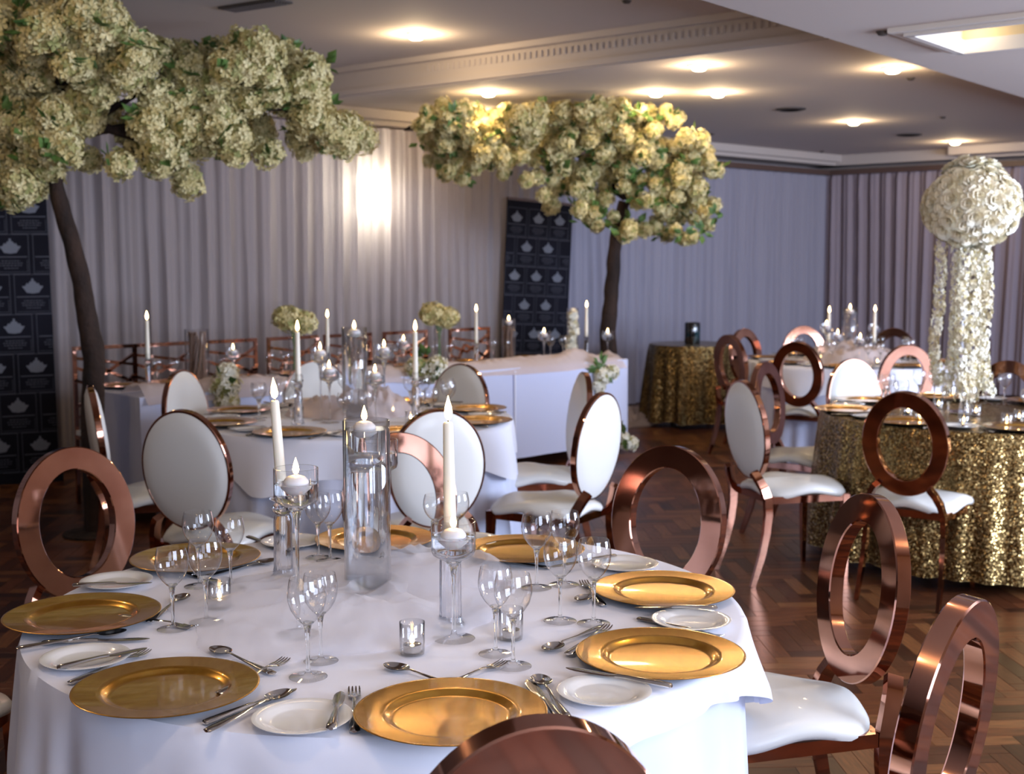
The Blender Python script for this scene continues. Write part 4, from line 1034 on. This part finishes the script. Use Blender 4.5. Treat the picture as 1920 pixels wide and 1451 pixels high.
blobs2 = [(795, 225, 24), (830, 215, 32), (870, 225, 34), (820, 255, 30), (815, 290, 22), (860, 270, 36), (850, 310, 32), (825, 325, 18), (860, 335, 16), (905, 250, 36), (950, 225, 34), (930, 285, 34), (900, 300, 26), (935, 325, 16), (970, 290, 26), (990, 225, 34), (985, 260, 34),
          (1040, 215, 34), (1080, 210, 34), (1015, 290, 32), (1050, 265, 38), (1090, 250, 36), (1065, 310, 28), (1000, 330, 22), (1030, 355, 26), (1025, 385, 18), (1120, 215, 34), (1165, 205, 32), (1210, 200, 26), (1240, 205, 18), (1130, 260, 38), (1180, 245, 38), (1120, 310, 34), (1160, 300, 38), (1180, 340, 28), (1210, 285, 34), (1220, 245, 24), (1255, 225, 16), (1265, 220, 12),
          (1240, 290, 28), (1290, 275, 34), (1320, 300, 28), (1335, 320, 14), (1270, 320, 30), (1090, 345, 30), (1100, 385, 28), (1095, 405, 18), (1130, 370, 24), (1215, 330, 28), (1205, 375, 20), (1250, 350, 32), (1300, 350, 30), (1330, 385, 22), (1270, 385, 34), (1310, 400, 26), (1240, 405, 26), (1260, 430, 24), (1290, 445, 16), (1190, 425, 20), (1165, 440, 12), (1140, 405, 18), (1220, 425, 20), (1110, 420, 16), (1170, 425, 18), (1320, 420, 14), (1275, 450, 14)]
limbs2 = [[(1172, 375), (1165, 330), (1160, 270), (1130, 220)], [(1170, 370), (1120, 335), (1060, 320), (1000, 340)], [(1172, 372), (1130, 320), (1050, 270), (960, 250), (860, 240), (790, 235)], [(1175, 375), (1210, 330), (1270, 290), (1320, 300)], [(1175, 380), (1220, 370), (1290, 390)], [(1165, 330), (1200, 260), (1230, 215)], [(1050, 270), (1060, 230), (1055, 205)], [(860, 240), (900, 255), (940, 300)], [(790, 235), (768, 240), (757, 244)]]
def df2(px, py): return -.55 - (.55 if py < 240 else .25 if py < 290 else 0) + (.0 if px > 1000 else -.1)
blossom_tree('farther artificial blossom tree behind the head table', [(1140, 665), (1140, 620), (1146, 560), (1148, 520), (1152, 470), (1160, 420), (1170, 378)], 10.95, blobs2, limbs2, 2.75, 8, df2, .078, 13.4, .80)

# hydrangea vases and flower drops of the head table
def head_pt(px, depth):
    """point on the head table top seen in image column px, `depth` metres behind its front edge"""
    d = ray(px, 700); o_ = HA + HN * depth
    tt = (HN.x * o_.x + HN.y * o_.y) / (HN.x * d.x + HN.y * d.y); return Vector((d.x * tt, d.y * tt, TZ + .0015))
def flower_ball(p, r, name, label, seed, parent=None):
    b = floret_mb(150, r, .026, seed, .82, petals=4)
    o = b.obj(name, [M['petal'], M['petal2']], parent, smooth=False, loc=p)
    return o
for px, py, lab, sd in ((553, 600, 'hydrangea in a tall glass vase at the left of the head table', 51), (824, 592, 'hydrangea in a tall glass vase at the right of the head table', 52)):
    p = head_pt(px, .42); top = atd(px, py, p.y); t = root('hydrangea_vase', 'cream ' + lab, 'vase', p)
    b = mb(); b.lathe([(.0005, .012), (.032, .012), (.036, .30), (.037, .301), (.038, .30), (.034, .002), (.0005, .001)], 32); b.obj('glass_vase', M['glass'], t)
    for k in range(3):
        b = mb(); b.tube([(.01 * (k - 1), .006 * k, .02), (.0, 0, .2), (.02 * (k - 1), 0, top.z - p.z - .05)], .006, 8); b.obj('stem', M['leaf'], t)
    flower_ball((-.045, 0, top.z - p.z + .01), .095, 'flower_head', None, sd, t); flower_ball((.055, .02, top.z - p.z - .015), .085, 'flower_head', None, sd + 5, t)
def drop(px, py, D, lab, spots, sd, leaves=2):
    p = atd(px, py, D); t = root('flower_drop', lab, 'flowers', p); r2 = random.Random(sd)
    for (dx, dz, r, mi) in spots:
        b = floret_mb(90, r, .022, sd + int(r * 1000) + int(dz * 100), 1.0, mix=.45 if mi else .1); b.obj('bloom', [M['rosepetal'], M['petal2']], t, smooth=False, loc=(dx, 0, dz))
    for k in range(leaves):
        o = bpy.data.objects.new('leaf', LEAVES[k % 3]); COL.objects.link(o); o.parent = t; o.location = (r2.uniform(-.05, .05), -.04, r2.uniform(-.05, .08)); o.rotation_euler = (1.2, r2.uniform(-1, 1), r2.uniform(0, 6))
drop(424, 722, head_pt(424, -.07).y, 'white hydrangea drop hanging on the head table front, left part', ((0, .0, .085, 1), (.0, -.11, .07, 1), (.01, .07, .06, 0)), 61)
drop(800, 690, head_pt(800, -.06).y, 'white hydrangea bunch on the head table edge behind the second taper candle', ((-.07, 0, .075, 1), (.06, 0, .085, 0), (.02, -.05, .05, 1)), 62)
drop(1135, 695, head_pt(1135, -.07).y, 'white rose bunch with a dark leaf hanging at the right end of the head table', ((-.02, -.04, .07, 0), (.05, -.01, .05, 1), (-.05, -.11, .05, 0), (-.04, -.2, .035, 0)), 63, 3)
drop(1170, 826, 9.4, 'white roses lying on the floor at the right end of the head table', ((-.08, .06, .06, 0), (0, 0, .06, 0), (.05, -.02, .05, 1), (-.1, .14, .05, 0)), 64, 2)

# head table candles and vases
def htaper(px, pyf, lab):
    p = head_pt(px, .38); q = atd(px, pyf, p.y); zt = q.z - .045
    put(TAPER, (p.x, p.y, zt - .235), 0, 'lit head table taper ' + lab); put(STICK, (p.x, p.y, TW), 0, 'glass candlestick on the head table ' + lab).scale = (.8, .8, max(.25, (zt - .235 - TW + .02) / .215))
htaper(278, 586, 'at its left end before the lattice chairs'); htaper(615, 583, 'beyond the cylinder of the second table'); htaper(893, 573, 'left of the second black banner'); htaper(1099, 566, 'right of the second black banner, by the tree trunk')
def hbowl(px, py_top, lab):
    p = head_pt(px, .36); q = atd(px, py_top, p.y); h = round(max(.11, q.z - TW), 2)
    if h not in BOWLS: BOWLS[h] = make_float_bowl(h)
    put(BOWLS[h], (p.x, p.y, TW), 0, 'stemmed glass bowl on the head table ' + lab); put(FLOAT, (p.x, p.y, TW + h - .052), 0, 'floating candle on the head table ' + lab)
hbowl(1020, 620, 'in front of the second black banner'); hbowl(1139, 620, 'in front of the farther tree trunk'); hbowl(438, 650, 'behind the hydrangea drop'); hbowl(757, 633, 'left of the right hydrangea vase')
for px, top, r, lab, kind in ((954, 598, .05, 'cylinder vase with a pinkish twig bundle and candle before the second banner', 1), (370, 618, .075, 'cylinder vase packed with brown twigs at the left of the head table', 2), (1073, 578, .045, 'tall glass vase holding a cream orchid spray at the right of the head table', 3)):
    p = head_pt(px, .45); q = atd(px, top, p.y); h = q.z - TZ; t = root('glass_vase', lab, 'vase', p)
    b = mb(); b.lathe([(.0005, .010), (r - .003, .010), (r - .002, h), (r, h + .001), (r, .001), (.0005, .001)], 32); b.obj('glass_wall', M['glass'], t)
    r2 = random.Random(px)
    if kind < 3:
        for k in range(26 if kind == 2 else 14):
            a = r2.uniform(0, 6.28); q0 = r * .75 * math.sqrt(r2.random()); a2 = a + r2.uniform(-1, 1)
            b = mb(); b.tube([(q0 * math.cos(a), q0 * math.sin(a), .014), (q0 * .8 * math.cos(a2), q0 * .8 * math.sin(a2), h * .5), (q0 * math.cos(a2 + .5), q0 * math.sin(a2 + .5), h * r2.uniform(.75, .97 if kind == 2 else .86))], r2.uniform(.005, .010), 6); b.obj('twig', M['twig'], t)
    else:
        for k in range(5):
            b = floret_mb(26, .036, .030, 70 + k, 1.0, mix=.05, petals=5, core=False); b.obj('orchid_bloom', [M['rosepetal'], M['petal']], t, smooth=False, loc=(r2.uniform(-.012, .012), 0, .08 + k * .062))
        b = mb(); b.tube([(0, 0, .012), (.005, 0, h * .8)], .003, 6); b.obj('stem', M['leaf'], t)
    if kind == 1: put(FLOAT, (p.x, p.y, TZ + h - .045), 0, 'floating candle in the twig vase before the second banner').scale = (1.1, 1.1, 1)
nh = 'the head table'; ORD = ['first', 'second', 'third', 'fourth', 'fifth', 'sixth', 'seventh', 'eighth']
for k, px in enumerate((235, 330, 452, 560, 668, 770, 880, 990)):
    p = head_pt(px, .58); put(CHARGER, (p.x, p.y, TZ + .0015), 0, 'gold charger plate on %s, %s from the left' % (nh, ORD[k]), 'gold chargers on ' + nh)
    for dx in (.0, .09):
        s_ = p + HD * (.17 + dx) - HN * (.08 + dx * .6); put(GLASS, (s_.x, s_.y, TZ + .0015), 0, '%s wine glass beside the %s charger on %s' % ('left' if dx == 0 else 'right', ORD[k], nh), 'wine glasses on ' + nh).scale = (1, 1, .92)

# ------------------------------------------------------------------ rose ball centrepiece on the gold table
CX, CY = atd(1822, 385, 6.4).x, 6.4
t = root('flower_ball_centrepiece', 'tall centrepiece with a ball of white roses and hanging flower garlands', 'flower arrangement', (CX, CY, TZ + .0015))
b = mb(); b.lathe([(.0005, .006), (.085, .006), (.088, .003), (.085, .001), (.0005, .0005)], 36); b.obj('vase_foot', M['crystal'], t)
b = mb(); b.lathe([(.016, .006), (.018, .08), (.022, .25), (.030, .45), (.042, .62), (.060, .76), (.078, .83), (.080, .83), (.062, .755), (.044, .615), (.032, .45), (.024, .25), (.020, .08), (.03, .006)], 36); b.obj('trumpet_vase', M['glass'], t)
b = mb(True, True); b.lathe([(.001, .01), (.014, .02), (.017, .1), (.020, .24), (.001, .24)], 24); b.obj('water', M['water'], t)
def rose_mesh(seed):
    b = mb(); r2 = random.Random(seed)
    for ring, (n, rr_, tilt, s) in enumerate(((4, .004, .15, .020), (5, .011, .45, .026), (6, .019, .85, .030), (7, .026, 1.25, .032))):
        for k in range(n):
            a = 2 * PI * k / n + ring * .6 + r2.uniform(-.1, .1); d = Vector((math.cos(a), math.sin(a), 0)); e = Vector((-d.y, d.x, 0)); z0 = .020 - ring * .005
            outw = math.sin(tilt); upw = math.cos(tilt); c = d * rr_ * .6 + Vector((0, 0, z0 - .018)); w = s * .62
            m1 = c + (d * outw * .55 + Vector((0, 0, upw)) * .55) * s; m2 = c + (d * outw + Vector((0, 0, upw)) * .85) * s
            b.add([c - e * w * .35, c + e * w * .35, m1 + e * w, m1 - e * w, m2 + e * w * .6 + d * s * .12, m2 - e * w * .6 + d * s * .12], [(0, 1, 2, 3), (3, 2, 4, 5)])
    b.lathe([(.001, -.012), (.018, -.006), (.026, .002)], 10)
    return b
ROSES = [rose_mesh(s).mesh('rose', M['rosepetal'], smooth=True, angle=180) for s in range(3)]
bc = Vector((0, 0, atd(1822, 388, 6.4).z - TZ)); NB = 130
for k in range(NB):
    z = 1 - 2 * (k + .5) / NB; a = k * 2.399963; q = math.sqrt(1 - z * z); n = Vector((q * math.cos(a), q * math.sin(a), z))
    rad = Vector((.222 * n.x, .222 * n.y, .195 * n.z + (.045 if n.z > .85 else 0)))
    o = bpy.data.objects.new('rose', ROSES[k % 3]); COL.objects.link(o); o.parent = t; o.location = bc + rad * rnd.uniform(.93, 1.04)
    o.rotation_euler = (n + Vector((rnd.uniform(-.2, .2), rnd.uniform(-.2, .2), rnd.uniform(-.2, .2)))).to_track_quat('Z', 'Y').to_euler(); s = rnd.uniform(1.15, 1.45); o.scale = (s, s, s)
b = mb(True, True); b.lathe([(.01, -.17), (.13, -.12), (.19, 0), (.13, .12), (.01, .17)], 20, bc); b.obj('foam_core', M['leaf'], t)
def garland(path, r, seed, name='garland'):
    b = mb(); r2 = random.Random(seed); pts = [Vector(p) for p in path]; L = sum((pts[i + 1] - pts[i]).length for i in range(len(pts) - 1)); n = int(L / .0032)
    for k in range(n):
        u_ = k / n * (len(pts) - 1); i = int(u_); c0 = pts[i].lerp(pts[i + 1], u_ - i)
        a = r2.uniform(0, 6.28); nn = Vector((math.cos(a), math.sin(a), r2.uniform(-.4, .4))).normalized(); c = c0 + nn * r * r2.uniform(.45, .9)
        t1 = nn.orthogonal().normalized(); t1 = Matrix.Rotation(r2.uniform(0, 6), 3, nn) @ t1; t2 = nn.cross(t1); s = r2.uniform(.014, .021)
        for p in range(4):
            w = PI / 2 * p; d = t1 * math.cos(w) + t2 * math.sin(w); e = nn.cross(d)
            b.add([c, c + d * s * .55 + e * s * .4 + nn * s * .25, c + d * s + nn * s * .1, c + d * s * .55 - e * s * .4 + nn * s * .25], [(0, 1, 2, 3)], 0 if r2.random() < .9 else 1)
    return b.obj(name, [M['rosepetal'], M['petal']], t, smooth=False)
def gp(px, py, dy): p = atd(px, py, 6.4 + dy); return (p.x - CX, p.y - CY, p.z - TZ - .0015)
for k, (pp, dy, r) in enumerate((([(1765, 455), (1764, 520), (1760, 580), (1750, 640), (1754, 690), (1762, 722)], .03, .034), ([(1795, 465), (1792, 540), (1790, 600), (1788, 660), (1778, 700), (1776, 740)], -.07, .030),
      ([(1810, 470), (1806, 540), (1802, 620), (1800, 690), (1802, 745)], -.12, .036), ([(1830, 470), (1826, 550), (1822, 630), (1820, 700), (1822, 752)], -.11, .036), ([(1848, 465), (1848, 520), (1852, 575), (1842, 640), (1846, 700), (1856, 740)], -.04, .036), ([(1840, 470), (1836, 560), (1838, 650), (1830, 730)], .08, .030))):
    garland([gp(x, y, dy) for x, y in pp], r, 80 + k)
for px, py, lab in ((1703, 770, 'inside the dark ring outline on the gold table'), (1724, 779, 'right of it inside the dark ring outline on the gold table'), (1807, 788, 'in front of the garlands on the gold table'), (1830, 770, 'behind the middle wine glasses on the gold table'),
                    (1888, 787, 'near the right edge of the picture on the gold table'), (1911, 781, 'at the very right edge on the gold table'), (1760, 757, 'behind the garlands at their left on the gold table')): votive_at(px, py, lab)

# black jar on the small gold table
q = at(1296, 643, TZ)
b = mb(True, True); b.lathe([(.070, 0), (.074, .01), (.074, .185), (.070, .195), (.062, .195), (.058, .17)], 32); tag(b.obj('black_jar', M['jar'], loc=(q.x, TG[1] + .02, TZ + .002)), 'glossy black cylindrical jar on the small gold table', 'jar')

# black pull-up banners with crowns
def banner(label, p, rz, lean, wd_, ht, cols, off, seed):
    t = root('banner', label, 'banner', p, rz)
    b = mb(); b.box((0, 0, .05 + ht / 2), (wd_, .006, ht)); sh = b.obj('banner_sheet', M['banner'], t, smooth=False); sh.rotation_euler = (0, lean, 0)
    b = mb(); b.box((0, 0, .03), (wd_ + .04, .16, .06)); b.obj('roller_base', M['banner'], t, smooth=False)
    b = mb(); b.tube([(0, .05, .06), (0, .02, ht)], .008, 8); o = b.obj('support_pole', M['alu'], t); o.rotation_euler = (0, lean, 0)
    b = mb(); b.box((0, 0, .05 + ht), (wd_ + .01, .02, .025)); o = b.obj('top_rail', M['track'], t, smooth=False); o.rotation_euler = (0, lean, 0)
    cw, rh = .262, .272; y = -.0045
    dm = mb(); rows = int(ht / rh) + 1
    def quad(bb, x0, z0, x1, z1):
        x0, x1 = max(x0, -wd_ / 2), min(x1, wd_ / 2); z0, z1 = max(z0, .06), min(z1, ht + .04)
        if x1 > x0 and z1 > z0: bb.add([(x0, y, z0), (x1, y, z0), (x1, y, z1), (x0, y, z1)], [(0, 1, 2, 3)])
    for rw in range(rows):
        zc = ht - .12 - rw * rh; sh_ = off + (cw / 2 if rw % 2 else 0)
        for cl in range(-4, 5):
            xc = cl * cw + sh_
            if abs(xc) > wd_ / 2 + .12: continue
            # crown: band, three arches and orbs
            if abs(xc) < wd_ / 2 - .055:
                pl = [(-.040, -.034), (0, -.040), (.040, -.034), (.052, -.014), (.066, .004), (.066, .012), (.056, .010), (.046, .014), (.038, .032), (.028, .026), (.016, .044), (.007, .044), (.007, .062), (-.007, .062), (-.007, .044), (-.016, .044), (-.028, .026), (-.038, .032), (-.046, .014), (-.056, .010), (-.066, .012), (-.066, .004), (-.052, -.014)]
                br = mb(); br.add([(xc, y, zc + .002)] + [(xc + a, y, zc + z_) for a, z_ in pl], [(0, k + 1, (k + 1) % len(pl) + 1) for k in range(len(pl))])
                br.obj('printed_crown', M['print'], sh, smooth=False)
            for (x0, z0, x1, z1) in ((-.105, -.066, .105, -.058),): quad(dm, xc + x0, zc + z0, xc + x1, zc + z1)
            for (x0, z0, x1, z1) in ((-.118, .088, .118, .092), (-.118, -.180, .118, -.176), (-.118, -.18, -.114, .09), (.114, -.18, .118, .09), (-.105, -.165, .105, -.162), (-.105, -.08, -.102, -.162), (.102, -.162, .105, -.08)): quad(dm, xc + x0, zc + z0, xc + x1, zc + z1)
            r2 = random.Random(cl)
            for ln, wl_ in ((-.092, .06), (-.108, .075), (-.124, .07), (-.142, .045)):
                x = -wl_
                while x < wl_: w_ = r2.uniform(.008, .02); quad(dm, xc + x, zc + ln, xc + min(x + w_, wl_), zc + ln + .007); x += w_ + .005
    dm.obj('printed_frames', M['print_dim'], sh, smooth=False, kind='stuff')
    return t
banner('black pull-up banner with rows of silver crowns at the left edge', (-3.57, 8.55, 0), R(22), R(-.6), .88, 2.0, 3, .06, 1)
p = atd(1001, 500, 12.0); banner('black pull-up banner with silver crowns leaning behind the head table', (p.x - .02, 12.0, 0), R(38), R(3.0), .80, 2.03, 3, -.02, 2)
